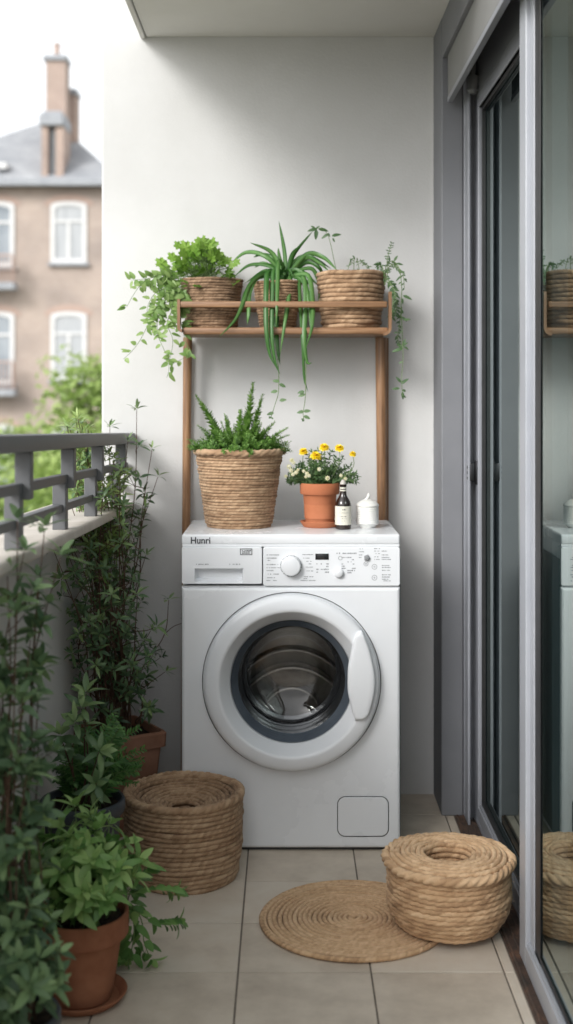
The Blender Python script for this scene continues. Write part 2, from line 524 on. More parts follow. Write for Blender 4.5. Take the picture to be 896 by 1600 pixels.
M['dim_glass'] = pm('house_glass', (.20, .23, .26), (.34, .37, .40), scale=1.2, rough=.1)
M['net'] = pm('net_curtain', (.34, .355, .375), (.46, .475, .49), scale=2, stretch=(9, 1, .5), rough=.5)
M['grass'] = pm('far_grass', (.22, .22, .17), (.30, .29, .23), scale=.6, rough=1)
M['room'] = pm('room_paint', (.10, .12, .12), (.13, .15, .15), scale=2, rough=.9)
M['steel_dark'] = pm('dark_steel', (.02, .02, .022), (.045, .045, .05), scale=20, rough=.35, metal=.7)

# ================================================================== SETTING
WALL_Y, XL, XR, ZC = 3.91, -0.5795, 0.457, 2.371
g = MB(); g.add([(-300, -60, -6.5), (300, -60, -6.5), (300, 500, -6.5), (-300, 500, -6.5)], [(0, 1, 2, 3)])
tag(g.build('ground', M['grass']), kind='structure')

# floor: stone tiles with real joints over a grout bed
fl = MB()
tw, td = .2885, .2535
x_edges = [-.105 + tw * k for k in range(-3, 3)]
y_first = 2.957
rowsY = [y_first + td * k for k in range(-14, 5)]
tr = random.Random(3)
for i in range(-3, 2):
    for j in range(-14, 4):
        x0, x1 = -.105 + tw * i, -.105 + tw * (i + 1)
        y0, y1 = y_first + td * j, y_first + td * (j + 1)
        y1 = min(y1, WALL_Y)
        x0 = max(x0, -.60)
        if y1 - y0 < .02: continue
        gq = .0021
        bx(fl, x0 + gq, x1 - gq, y0 + gq, y1 - gq, -.02, tr.uniform(-.0005, .0005), .0007, tr.uniform(.2, .85), 1)
for j in range(-14, 4):
    y0, y1 = y_first + td * j, min(y_first + td * (j + 1), WALL_Y)
    if y1 - y0 > .02:
        bx(fl, .4742, .4965, y0 + .002, y1 - .002, -.02, 0, .0016, tr.uniform(.3, .7), 1)
tag(fl.build('floor', M['tile'], smooth=False), kind='structure')
g = MB(); bx(g, -.62, 3.2, -1.2, 4.1, -.2, -.0028)
tag(g.build('floor_slab', M['grout'], smooth=False), kind='structure')
g = MB(); bx(g, .499, .553, -1.1, 3.70, -.004, .003, .001)
for k in range(3):
    bx(g, .503 + k * .017, .507 + k * .017, -1.1, 3.69, .003, .010, .001)
tag(g.build('threshold', M['rust'], smooth=False), 'rusty brown door threshold strip set in the floor beside the sliding door', 'threshold')

# ceiling slab with its drip groove
g = MB()
bx(g, XL + .1405, 3.2, 2.9, WALL_Y, ZC, ZC + .2, .003)
bx(g, -.457, XL + .1385, 2.9, WALL_Y - .002, ZC - .006, ZC + .2, .003)
tag(g.build('ceiling', M['ceiling'], smooth=False), kind='structure')

g = MB(); bx(g, XL, .66, WALL_Y, WALL_Y + .22, -.02, 3.2, .006)
tag(g.build('end_wall', M['plaster'], smooth=False), 'white plastered wall closing the balcony behind the washing machine', 'wall')

# façade edge on the right: column, head and its painted joint
fc = thing('door_surround', (.50, 3.8, 0), 'dark grey painted door surround between the white wall and the sliding door', 'door surround')
g = MB(); bx(g, .460, .525, 3.705, WALL_Y - .001, .0, 2.37, .004); bx(g, .526, .64, 3.71, WALL_Y - .001, .0, 2.37); g.build('column', M['jamb'], fc, smooth=False)
g = MB(); bx(g, .461, .523, -1, 3.704, 2.25, 2.369, .003); g.build('lintel', M['jamb'], fc, smooth=False)
g = MB()
for z0 in np.arange(.0, 2.355, .013):
    r_ = rnd.uniform(.0012, .0042)
    bx(g, .4565 - r_ * .5, .460 + .002, WALL_Y - .004 - r_, WALL_Y - .001, z0, z0 + .0135)
g.build('sealant', M['plaster'], fc, smooth=False)

# dim room behind the glass
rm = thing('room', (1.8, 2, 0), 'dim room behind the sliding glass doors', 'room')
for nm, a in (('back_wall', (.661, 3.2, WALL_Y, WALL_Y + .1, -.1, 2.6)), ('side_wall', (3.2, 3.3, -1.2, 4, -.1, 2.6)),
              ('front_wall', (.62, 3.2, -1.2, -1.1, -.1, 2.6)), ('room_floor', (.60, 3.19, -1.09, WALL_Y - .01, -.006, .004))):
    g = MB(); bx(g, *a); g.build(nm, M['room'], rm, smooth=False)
g = MB(); bx(g, .50, .60, .3, .78, .0, 2.37); tag(g.build('facade_wall', M['plaster'], smooth=False), 'white plastered facade wall nearest the viewer beside the doors', 'wall')

# ------------------------------------------------------------------ sliding doors
fr = thing('door_frame', (.57, 3.66, 0), 'grey metal door frame with grooved jamb and rails holding the glass doors', 'door frame')
g = MB()
bx(g, .524, .60, 3.68, 3.70, 0, 2.37, .002)
for k, (x0, x1, y0) in enumerate(((.526, .534, 3.62), (.539, .547, 3.665), (.552, .60, 3.672))):
    bx(g, x0, x1, y0, 3.681, .0, 2.36, .002)
g.build('jamb', M['alu'], fr, smooth=False)
g = MB(); bx(g, .553, .60, .80, 3.679, .004, .018, .002); g.build('sill', M['alu'], fr, smooth=False)
g = MB(); bx(g, .512, .60, .80, 3.67, 2.30, 2.36, .002); bx(g, .556, .588, .80, 3.66, 2.125, 2.30, .002); bx(g, .5905, .60, .80, 3.66, 2.09, 2.30, .002)
g.build('head', M['alu'], fr, smooth=False)
g = MB()
lathe(g, [(.0001, -.042), (.010, -.042), (.012, -.036), (.0165, -.032), (.0185, .0), (.0185, .01), (.0001, .01)], (.540, 3.62, 2.165), 24)
bx(g, .534, .546, 3.612, 3.628, 2.17, 2.30)
g.build('roller_stop', M['greyplastic'], fr)


def door_leaf(name, label, x0, x1, gx, y0, y1, z0, z1, mat, sw=.07, rail=.05, web=.0, ev=.011):
    d = thing(name, ((x0 + x1) / 2, (y0 + y1) / 2, 0), label, 'sliding door', 'sliding glass door leaves')
    for ya, yb in ((y1 - sw, y1), (y0, y0 + sw)):
        g = MB(); bx(g, x0, x1, ya, yb, z0, z1, .003)
        if web and yb == y1: bx(g, x0 + .010, x1 - .002, ya - web, ya + .001, z0 + .002, z1 - .002, .002)
        g.build('stile', mat, d, smooth=False)
    for za, zb in ((z0, z0 + rail), (z1 - rail, z1)):
        g = MB(); bx(g, x0, x1, y0 + sw + .001, y1 - sw - .001, za, zb, .003)
        bx(g, x0 + .004, x0 + .010, y0 + sw + .001, y1 - sw - .001, za + .012 if za == z0 else za, zb + .006 if za == z0 else zb)
        g.build('rail', mat, d, smooth=False)
    g = MB()   # black glazing gasket all round
    e = .011
    a, b, c, q = y0 + sw, y1 - sw - web, z0 + rail, z1 - rail
    for bb in ((gx - .012 if not web else gx - .003, gx - .001, b - ev, b - .0005, c + .001, q - .001), (gx - .012, gx - .002, a + .0005, a + e, c + .001, q - .001),
               (gx - .012 if not web else gx - .004, gx - .001, a + e, b - ev, c + .006, c + .006 + e), (gx - .012 if not web else gx - .004, gx - .001, a + e, b - ev, q - e, q - .001)):
        bx(g, *bb, .001)
    g.build('gasket', M['black'], d, smooth=False)
    g = MB()
    g.add([(gx, a - .005, c - .005), (gx, b + .005, c - .005), (gx, b + .005, q + .005), (gx, a - .005, q + .005)], [(0, 1, 2, 3)])
    g.build('glass_pane', M['pane'], d, smooth=False)
    return d


near = door_leaf('sliding_door', 'nearest glass door leaf, pale grey stile in front of the round lidded basket', .516, .5475, .5315, .86, 2.765, .012, 2.30, M['alu_light'], web=.04, ev=.055)
far = door_leaf('sliding_door', 'farther glass door leaf with a small dark latch, beside the dark grey jamb', .553, .587, .575, 2.60, 3.665, .019, 2.122, M['alu'], sw=.062, rail=.042)
h = MB()
hz, hy = CAM_Z - (738 - 615) / F * 3.64, 3.625
bx(h, .548, .5535, hy - .012, hy + .016, hz - .034, hz + .036, .002)
ho = h.build('latch', M['steel_dark'], far)
h = MB()
bx(h, .5300, .5475, hy - .006, hy + .012, hz - .026, hz + .028, .004)
bx(h, .5270, .5295, hy - .004, hy + .010, hz - .020, hz + .022, .001)
for dz in (-.016, 0.0, .016):
    bx(h, .5250, .5268, hy - .002, hy + .008, hz + dz - .004, hz + dz + .004)
h.build('latch_lever', M['steel_dark'], ho)

sh = thing('roller_shutter', (.475, 3.0, 2.118), 'pale grey roller shutter box panel above the glass doors', 'shutter')
g = MB(); bx(g, .4745, .482, -.9, 3.672, 2.128, 2.2495, .001); g.build('panel', M['shutter'], sh, smooth=False)
g = MB(); bx(g, .4735, .490, -.9, 3.674, 2.112, 2.1275, .002); g.build('bottom_bar', M['alu'], sh, smooth=False)
g = MB(); bx(g, .4835, .4885, -.9, 3.668, 2.13, 2.249, .0); bx(g, .4980, .5030, -.9, 3.668, 2.16, 2.249); g.build('slat', M['jamb'], sh, smooth=False)

# ------------------------------------------------------------------ parapet and railing (falls 3 % to the far end)
SL = .0297


def rz(z, y): return z + SL * (WALL_Y - y)


def sloped(mb, x0, x1, y0, y1, z0, z1, bev=.003):
    k = len(mb.v)
    bx(mb, x0, x1, y0, y1, z0, z1, bev)
    v = mb.v[k]; v[:, 2] += SL * (WALL_Y - v[:, 1])


pt = thing('parapet', (-.62, 2, 0), 'rendered balcony parapet with a pale stone coping under the grey railing', 'parapet')
g = MB(); k = len(g.v)
bx(g, -.70, -.60, .9, WALL_Y - .002, -.1, .888, .002)
v = g.v[k]; v[v[:, 2] > .5, 2] += SL * (WALL_Y - v[v[:, 2] > .5, 1])
g.build('parapet_wall', M['parapet'], pt, smooth=False)
g = MB(); sloped(g, -.715, -.477, .9, WALL_Y - .003, .891, .915, .006); g.build('coping', M['coping'], pt, smooth=False)
g = MB(); bx(g, -.598, -.479, WALL_Y - .022, WALL_Y - .0005, .0, .879, .004); g.build('pier', M['parapet'], pt, smooth=False)

rl = thing('balcony_railing', (-.51, 3, .93), 'dark grey painted metal railing on the pale coping at the left', 'railing')
g = MB(); sloped(g, -.545, -.472, .9, WALL_Y - .003, 1.098, 1.131, .006); g.build('handrail', M['rail'], rl)
g = MB(); sloped(g, -.519, -.495, .9, WALL_Y - .01, 1.020, 1.039, .002); g.build('middle_bar', M['rail'], rl, smooth=False)
g = MB(); sloped(g, -.525, -.503, .9, WALL_Y - .01, .954, .972, .002); g.build('lower_bar', M['rail'], rl, smooth=False)
for py in (1.0, 1.5, 1.93, 2.36, 2.84, 3.28, 3.74):
    g = MB(); bx(g, -.511, -.481, py - .016, py + .016, rz(1.008, py), rz(1.0975, py), .002); o = g.build('post', M['rail'], rl, smooth=False)
    g = MB(); bx(g, -.526, -.496, py - .038, py - .004, rz(.9155, py), rz(1.026, py), .002); g.build('post_foot', M['rail'], o, smooth=False)

# ================================================================== WASHING MACHINE
MX0, MX1, MY0, MY1 = -.288, .312, 3.42, 3.815
wm = thing('washing_machine', ((MX0 + MX1) / 2, (MY0 + MY1) / 2, 0), 'white front-loading washing machine with a big round door at the end of the balcony', 'washing machine')
px = lambda x: (x - 448) / 570.0
pz = lambda y: (1330 - y) / 570.0
DX, DZ = px(456), pz(1065)
# body shell with a round opening in the front
b = MB()
angs = sorted(list(np.arange(160) * 2 * PI / 160) + [math.atan2(z - DZ, x - DX) % (2 * PI) for x in (MX0, MX1) for z in (.008, .7235)])
nA = len(angs)


def outline(ins):
    out = []
    for a in angs:
        dx, dz = math.cos(a), math.sin(a)
        t = 9
        if dx > 1e-9: t = min(t, (MX1 - DX) / dx)
        if dx < -1e-9: t = min(t, (MX0 - DX) / dx)
        if dz > 1e-9: t = min(t, (.7235 - DZ) / dz)
        if dz < -1e-9: t = min(t, (.008 - DZ) / dz)
        x, z = DX + dx * t, DZ + dz * t
        x = min(max(x, MX0 + ins), MX1 - ins); z = min(max(z, .008 + ins), .7235 - ins)
        out.append((x, z))
    return out


rows = [(0, MY1), (0, MY0 + .010), (.0013, MY0 + .0045), (.0045, MY0 + .0013), (.009, MY0)]
V = []
for ins, y in rows:
    V += [(x, y, z) for x, z in outline(ins)]
V += [(DX + .215 * math.cos(a), MY0, DZ + .215 * math.sin(a)) for a in angs]
V += [(DX + .213 * math.cos(a), MY0 + .03, DZ + .213 * math.sin(a)) for a in angs]
b.add(V, grid_faces(len(rows) + 2, nA))
b.f.append(np.array([[k for k in range(nA)]]))
b.build('body', M['enamel'], wm, angle=15)
g = MB(); bx(g, MX0, MX1, MY0, MY1, .839, .868, .007, seg=4)
bx(g, MX0 + .002, MX1 - .002, MY0 + .002, MY1 - .002, .834, .841, .001)
g.build('worktop', M['enamel'], wm, angle=15)
# control fascia to the right of the drawer
g = MB(); prism_y(g, rrect(px(411.5), MX1 - .0005, .7265, .8335, .007), MY0 - .002, MY0 + .05, .003); g.build('control_panel', M['plastic'], wm, angle=15)
g = MB(); bx(g, MX0 + .003, MX1 - .003, MY0 + .0501, MY1, .724, .834, .002); bx(g, MX0 + .003, MX1 - .003, MY0 + .006, MY0 + .05, .7237, .7262)
g.build('upper_casing', M['enamel'], wm, smooth=False)
g = MB(); bx(g, MX1 - .0004, MX1 + .0016, MY0 + .012, MY1 - .004, .02, .80, .0007); g.build('added_reflection_panel', M['side'], wm, smooth=False)  # added dark sheet, only darkens the washer's reflection in the door glass
# detergent drawer with a recessed grip
d0, d1, dz0, dz1 = MX0 + .001, px(410), .7330, .8335
g = MB()
hx0, hx1, hz0, hz1 = px(304.5), px(380), pz(911), pz(888)
o_ = rrect(d0, d1, dz0, dz1, .004, 3)
nO = len(o_)


def ray_rect(p, c, x0, x1, z0, z1):
    dx, dz = p[0] - c[0], p[1] - c[1]
    t = 9e9
    if dx > 1e-9: t = min(t, (x1 - c[0]) / dx)
    if dx < -1e-9: t = min(t, (x0 - c[0]) / dx)
    if dz > 1e-9: t = min(t, (z1 - c[1]) / dz)
    if dz < -1e-9: t = min(t, (z0 - c[1]) / dz)
    return (c[0] + dx * t, c[1] + dz * t)


cc = ((hx0 + hx1) / 2, (hz0 + hz1) / 2)
# dense outline so that the grip keeps square corners
den = []
for k in range(nO):
    p, q = np.array(o_[k]), np.array(o_[(k + 1) % nO])
    m = 24 if np.linalg.norm(q - p) > .01 else 1
    den += [tuple(p + (q - p) * i / m) for i in range(m)]
for xx in (hx0, hx1):
    for zz in (hz0, hz1):
        q = ray_rect((xx, zz), cc, d0, d1, dz0, dz1); den.append(q)
den.sort(key=lambda p: math.atan2(p[1] - cc[1], p[0] - cc[0]))
nO = len(den)
inn = [ray_rect(p, cc, hx0, hx1, hz0, hz1) for p in den]
inn2 = [ray_rect(p, cc, hx0 + .009, hx1 - .004, hz0 + .012, hz1 - .0015) for p in inn]
V = [(x, MY0 + .05, z) for x, z in den] + [(x, MY0 + .002, z) for x, z in den] + \
    [(x + (cc[0] - x) * .008, MY0 - .0035, z + (cc[1] - z) * .02) for x, z in den] + \
    [(x, MY0 - .0035, z) for x, z in inn] + [(x, MY0 + .022, z) for x, z in inn2]
g.add(V, grid_faces(5, nO))
g.f.append(np.array([[4 * nO + k for k in range(nO)]]))
dr = g.build('detergent_drawer', M['plastic'], wm, smooth=False)


def marks(mb, x, y, L, h=1.9, yy=MY0 - .0027, seed=0):
    """a line of print too small to read: short strokes of uneven width"""
    r = random.Random(seed + int(x * 7 + y * 13))
    u = x
    while u < x + L:
        w = r.uniform(.7, 1.9)
        if r.random() < .82:
            hh = h * r.uniform(.55, 1)
            mb.add([(px(u), yy, pz(y + hh / 2)), (px(u + w), yy, pz(y + hh / 2)), (px(u + w), yy, pz(y - hh / 2)), (px(u), yy, pz(y - hh / 2))], [(0, 1, 2, 3)])
        u += w + r.uniform(.25, .6)


def box_outline(mb, x0, x1, y0, y1, t, yy):
    for a in ((x0, x1, y0, y0 + t), (x0, x1, y1 - t, y1), (x0, x0 + t, y0 + t, y1 - t), (x1 - t, x1, y0 + t, y1 - t)):
        mb.add([(px(a[0]), yy, pz(a[3])), (px(a[1]), yy, pz(a[3])), (px(a[1]), yy, pz(a[2])), (px(a[0]), yy, pz(a[2]))], [(0, 1, 2, 3)])


def circle_outline(mb, x, y, r, t, yy, a0=0, a1=2 * PI):
    n = 20
    V = []
    for k in range(n + 1):
        a = a0 + (a1 - a0) * k / n
        for q in (r, r - t):
            V.append((px(x) + q / 570 * math.cos(a), yy, pz(y) + q / 570 * math.sin(a)))
    mb.add(V, grid_faces(n + 1, 2, False))


yd = MY0 - .0042
for q in ((305, 881.5, 21, 1.8), (359, 881.5, 17, 2.2)):
    g = MB(); marks(g, *q, yd); g.build('drawer_print', M['print'], dr, smooth=False)
g = MB(); box_outline(g, 375.5, 394.5, 857, 867, 1.1, yd)
for k in range(3): marks(g, 378.5, 860 + k * 2.2, 13, 1.7, yd, 5)
g.build('badge', M['ink'], dr, smooth=False)
g = MB()
for y, L in ((867, 19), (872, 15), (875.5, 7), (882, 17), (887, 20), (891.5, 12), (897, 19), (902.5, 14), (907, 14)):
    marks(g, 417, y, L, 1.8, seed=3)
g.build('program_print', M['print'], wm, smooth=False); g = MB()
for y, x, L in ((866.5, 473, 16), (872, 474, 11), (877, 479, 9), (881, 479, 7), (886, 478, 10), (892, 478, 11), (901, 475, 14), (904, 471, 14), (907, 470, 23)):
    marks(g, x, y, L, 1.5, seed=4)
g.build('program_print', M['print'], wm, smooth=False); g = MB()
for y in (881, 885, 889.5, 894):
    for x in (494.5, 501.5, 506, 510):
        if rnd.random() < .9: marks(g, x, y, 3.2, 2.2, seed=8)
g.build('display_print', M['print'], wm, smooth=False); g = MB()
for x in (526, 535.5, 543, 550):
    marks(g, x, 864.5, 6, 2.4, seed=9)
for y in np.arange(871, 897, 3.4):
    for x in (534, 543, 550):
        if rnd.random() < .75: marks(g, x, y, rnd.uniform(4, 7), 2, seed=6)
g.build('option_print', M['print'], wm, smooth=False); g = MB()
for y in (857.5, 862, 867, 871): marks(g, 561, y, rnd.uniform(6, 9), 1.5, seed=2)
g.build('option_print', M['print'], wm, smooth=False); g = MB()
for y in (857, 861, 865, 870, 874): marks(g, 585, y, rnd.uniform(7, 10), 1.6, seed=2)
for y in (861, 867, 871, 874): marks(g, 596.5, y, rnd.uniform(5, 15), 1.5, seed=12)
g.build('option_print', M['print'], wm, smooth=False); g = MB()
for y in (883.5, 886.5, 891): marks(g, 597, y, rnd.uniform(9, 14), 1.6, seed=12)
for y in (898, 901.5, 905, 907.5): marks(g, 597, y, rnd.uniform(10, 14), 1.8, seed=12)
g.build('option_print', M['print'], wm, smooth=False); g = MB()
for rings in (((585.3, 885.5, 4.2), (585.3, 885.5, 1.2)), ((585.3, 902.5, 4.2), (585.3, 902.5, 1.2)), ((572, 881, 3.6), (572, 881, 1.2)), ((532, 872, 3.2),)):
    g = MB()
    for x, y, r in rings: circle_outline(g, x, y, r, .7, MY0 - .0028, 0, 2 * PI)
    g.build('symbol_print', M['print'], wm, smooth=False)
# programme knob, display, button, selector
kx, kz = px(455), pz(884)
g = MB(); lathe(g, [(.0305, .0), (.0305, -.0035), (.0285, -.0045), (.0001, -.0045)], (kx, MY0 - .002, kz), 64, 'y')
kn = g.build('program_knob', M['plastic'], wm)
g = MB(); lathe(g, [(.0265, -.0045), (.0262, -.016), (.0245, -.0195), (.021, -.0205), (.0001, -.0207)], (kx, MY0 - .002, kz), 64, 'y'); g.build('knob_cap', M['plastic'], kn)
g = MB()
for k in range(46):
    a = k * 2 * PI / 46
    c, s_ = math.cos(a), math.sin(a)
    q = [(kx + r * c - w * s_, MY0 - .0069, kz + r * s_ + w * c) for r, w in ((.0272, .0009), (.0272, -.0009), (.0296, -.0009), (.0296, .0009))]
    if rnd.random() < .85: g.add(q, [(0, 1, 2, 3)])
g.build('knob_scale', M['ink'], kn, smooth=False)
g = MB(); bx(g, px(493), px(514), MY0 - .0035, MY0 + .001, pz(874.5), pz(865), .0006); g.build('display', M['display'], wm)
g = MB(); lathe(g, [(.0135, 0), (.0135, -.002), (.0122, -.008), (.0095, -.0105), (.0001, -.011)], (px(529.5), MY0 - .002, pz(895)), 40, 'y'); g.build('start_button', M['plastic'], wm)
g = MB()
lathe(g, [(.0095, 0), (.0092, -.004), (.006, -.008), (.0001, -.009)], (px(573.5), MY0 - .002, pz(871.5)), 5, 'y')
g.build('selector', M['greyplastic'], wm, smooth=False)


def text_mesh(name, body, size, x, y, z, width, mat, parent, bold=0.0, ys=1.0):
    cu = bpy.data.curves.new(name, 'FONT'); cu.body = body; cu.size = size; cu.offset = bold; cu.extrude = .0002
    o = bpy.data.objects.new(name + '_curve', cu); COL.objects.link(o)
    dg = bpy.context.evaluated_depsgraph_get()
    me = bpy.data.meshes.new_from_object(o.evaluated_get(dg))
    bpy.data.objects.remove(o)
    co = np.array([q.co[:] for q in me.vertices])
    w = co[:, 0].max() - co[:, 0].min()
    k = width / w
    V = np.stack([x + (co[:, 0] - co[:, 0].min()) * k, y - co[:, 2], z + co[:, 1] * k * ys], -1)
    mb = MB(); mb.add(V, [list(p.vertices) for p in me.polygons])
    bpy.data.meshes.remove(me)
    return mb.build(name, mat, parent, smooth=False)


text_mesh('logo', 'Hunri', .03, px(298.5), MY0 - .0006, pz(849.2), .0535, M['ink'], wm, bold=.0006, ys=1.05)
# door: white ring, recessed cone, gasket, glass bowl
dc = (DX, MY0, DZ)
g = MB(); lathe(g, [(.2455, .004), (.2455, -.001), (.2435, -.0015), (.2435, .004)], dc, 128, 'y'); gap = g.build('door_seal', M['black'], wm)
g = MB()
lathe(g, [(.200, .012), (.236, .002), (.240, -.004), (.2405, -.016), (.238, -.026), (.233, -.031), (.225, -.034), (.205, -.037), (.1985, -.0365), (.1955, -.034),
          (.193, -.030), (.172, -.006), (.1665, .006), (.1660, .014)], dc, 160, 'y')
door = g.build('door', M['plastic'], wm, angle=60)
g = MB()
pr = []
for k in range(29):
    u = k / 28
    pr.append((.1662 - .018 * u + .0013 * math.sin(u * 22), .001 + .022 * u - .0035 * math.sin(u * 22)))
lathe(g, pr, dc, 128, 'y'); g.build('gasket', M['gasket'], door)
g = MB()
pr = [(.151, .020), (.148, .032), (.141, .050), (.131, .068), (.117, .082), (.098, .091), (.070, .097), (.035, .100), (.0005, .101)]
lathe(g, pr, dc, 96, 'y'); g.build('door_glass', M['bowl'], door)
hp = [(563.5, 981), (553, 992), (546.5, 1020), (543, 1040), (542.5, 1072), (546, 1092), (550, 1108), (554.5, 1121), (572, 1115), (578, 1103), (584, 1080), (585.5, 1062), (584.5, 1046), (578.5, 1017), (571, 996)]
poly = [(px(x), pz(y)) for x, y in hp]
P3 = smooth_path([(x, z, 0) for x, z in poly[0:8]], 30); P4 = smooth_path([(x, z, 0) for x, z in poly[8:]] + [(poly[0][0] + .003, poly[0][1] - .003, 0)], 24)
nh = 40
Lc = smooth_path([(x, z, 0) for x, z in poly[0:8]], nh)[:, :2]
Rc = smooth_path([(poly[0][0] + .0012, poly[0][1], 0)] + [(x, z, 0) for x, z in poly[14:7:-1]] + [(poly[7][0] + .002, poly[7][1], 0)], nh)[:, :2]
us = [0, 0, .04, .11, .25, .5, .75, .89, .96, 1, 1]
hs_ = [0, .55, .82, .95, 1, 1.03, 1, .95, .82, .55, 0]
V = []
for i in range(nh):
    e = min(1, min(i, nh - 1 - i) / 3.0)
    for u_, h_ in zip(us, hs_):
        q = Lc[i] * (1 - u_) + Rc[i] * u_
        V.append((q[0], MY0 - .030 - .017 * h_ * (.5 + .5 * e), q[1]))
g = MB(); g.add(V, grid_faces(nh, len(us), False)); g.build('door_handle', M['plastic'], door, angle=50)
# rubber bellows behind the glass and the steel drum
g = MB()
pr = []
for k in range(61):
    u = k / 60
    pr.append((.158 - .026 * u + .006 * math.sin(u * 26) + .002 * math.sin(u * 61), .024 + .115 * u))
lathe(g, pr, dc, 128, 'y', wob=.012); g.build('bellows', M['bellows'], wm)
g = MB()
lathe(g, [(.132, .139), (.20, .142), (.215, .150), (.215, .30), (.20, .33), (.17, .345), (.10, .335), (.06, .33), (.0005, .325)], dc, 96, 'y')
drum = g.build('drum', M['steel'], wm, angle=60)
for (ty, R, yd_, hw) in ((1012, .175, .285, .150), (1040, .165, .235, .125), (1072, .085, .195, .075)):
    g = MB()
    Yd = MY0 + yd_
    tz = CAM_Z - (ty - 615) / F * Yd
    n = 40
    am = math.asin(min(.98, hw / R))
    arc = [(DX + .002 + R * math.sin(am * (2 * k / n - 1)), tz - R + R * math.cos(am * (2 * k / n - 1))) for k in range(n + 1)]
    prof = [(0, .05), (0, .012), (.002, .004), (.006, .0), (.012, .001), (.05, .010), (.10, .022)]
    V = []
    for ins, dy in prof:
        V += [(x, Yd + dy, z - ins) for x, z in arc]
    g.add(V, grid_faces(len(prof), n + 1, False))
    g.build('drum_paddle', M['steel'], drum, angle=80)
g = MB(); prism_y(g, rrect(px(528.5), px(606.5), pz(1306), pz(1245.5), .020, 8), MY0 - .0016, MY0 + .002, .0012, seg=2); g.build('filter_flap', M['enamel'], wm, angle=15)
g = MB()
ro, ri = rrect(px(527), px(608), pz(1307.5), pz(1244), .0225, 8), rrect(px(528.3), px(606.7), pz(1306.2), pz(1245.3), .0205, 8)
g.add([(x, MY0 - .0006, z) for x, z in ro] + [(x, MY0 - .0006, z) for x, z in ri], grid_faces(2, len(ro)))
g.build('flap_gap', M['ink'], wm, smooth=False)
for xx in (MX0 + .05, MX1 - .05):
    for yy in (MY0 + .05, MY1 - .05):
        g = MB(); lathe(g, [(.0001, 0), (.022, 0), (.022, .004), (.016, .005), (.016, .0078), (.0001, .0078)], (xx, yy, 0), 24); g.build('foot', M['black'], wm)
g = MB(); bx(g, MX0 + .004, MX1 - .004, MY0 + .012, MY0 + .03, .001, .0078); g.build('plinth', M['black'], wm, smooth=False)

# ================================================================== WOODEN STAND
st = thing('plant_stand', (0, 3.8, 0), 'tall oak plant stand straddling the washing machine', 'plant stand')
SH = 1.449
g = MB(); bx(g, -.305, .299, 3.672, 3.890, SH - .021, SH, .005, seg=3); g.build('shelf_board', M['woodx'], st)
g = MB(); bx(g, -.313, .2955, 3.660, 3.671, 1.5065, 1.525, .0035, seg=3); g.build('front_rail', M['woodx'], st)
g = MB(); bx(g, -.300, .285, 3.8755, 3.8865, 1.5065, 1.525, .0035); g.build('back_rail', M['woodx'], st)


def end_strap(sx, x, top, name, r=.020):
    """a bent wood strip: up the shelf end and curved in under the board"""
    g = MB()
    pts = [(x, top)] + [(x, z) for z in np.linspace(top - .01, SH + .002, 8)]
    for k in range(1, 9):
        a = PI / 2 * k / 8
        pts.append((x - sx * r * (1 - math.cos(a)), SH - .0005 - r * math.sin(a)))
    P = np.array(pts)
    T = norm(np.gradient(P, axis=0)); Nn = np.stack([T[:, 1], -T[:, 0]], -1)
    h = .0042
    V = []
    for y in (3.658, 3.686):
        for q in (h, -h):
            V.append(np.stack([P[:, 0] + Nn[:, 0] * q, np.full(len(P), y), P[:, 1] + Nn[:, 1] * q], -1))
    A_, B_, C_, D_ = V
    loop = np.stack([A_, B_, D_, C_], 1).reshape(-1, 3)
    g.add(loop, grid_faces(len(P), 4))
    n = len(P)
    g.f.append(np.array([[0, 1, 2, 3], [(n - 1) * 4 + 3, (n - 1) * 4 + 2, (n - 1) * 4 + 1, (n - 1) * 4]]))
    return g.build(name, M['wood'], st, angle=30)


end_strap(1, .3045, 1.553, 'end_strap'); end_strap(-1, -.3165, 1.531, 'end_strap', .010)
for (x0, x1, y, ra, rb) in ((-.3045, -.3155, 3.846, .0140, .0115), (.291, .298, 3.846, .0175, .0100), (-.3110, -.321, 3.889, .0095, .0085), (.3085, .3100, 3.889, .0100, .0085)):
    g = MB()
    n = 30
    P = np.stack([np.linspace(x0, x1, n), np.full(n, y), np.linspace(SH - .022, .001, n)], -1)
    tube(g, P, ra, rb, 20); g.build('leg', M['wood'], st)


# ================================================================== ROPE BASKETS
def coil_basket(c, rb, rt, h, rrad, pitch, mat, name, parent=None, rim=None, inner=True, tone=.5, bulge=0.0, res=1.0, depth=.28, jit=.0012, strands=3):
    mb = MB()
    step = rrad * 1.72
    nrow = max(3, int(round((h - rrad * .6) / step)))
    step = (h - rrad) / nrow
    pf = []
    for k in range(nrow + 1):
        u = k / nrow
        r = rb + (rt - rb) * u + bulge * math.sin(PI * u) - .5 * rrad * (k == 0)
        z = rrad * .9 + k * step
        pf.append((r, z))
        n = int(2 * PI * r / (pitch / strands / 6 / res))
        n = min(max(n, 90), 900)
        rope(mb, ring(c, r, z, n, jit), rrad * rnd.uniform(.97, 1.1), strands, pitch * rnd.uniform(.9, 1.12), 10, True, depth, tone + rnd.uniform(-.12, .12), .75)
    if rim:
        rr, pp = rim
        n = int(2 * PI * rt / (pp / strands / 7))
        rope(mb, ring(c, rt + rr * .25, h + rr * .1, n, jit), rr, strands, pp, 14, True, .3, tone + .08, .7)
    # lining so nothing shows between the rows, and a closed bottom
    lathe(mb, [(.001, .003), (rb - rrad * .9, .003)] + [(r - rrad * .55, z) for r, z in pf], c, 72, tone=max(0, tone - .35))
    fibres(mb, c, [(r + rrad * .8, z) for r, z in pf], int(140 * res))
    return mb.build(name, mat, parent, angle=0)


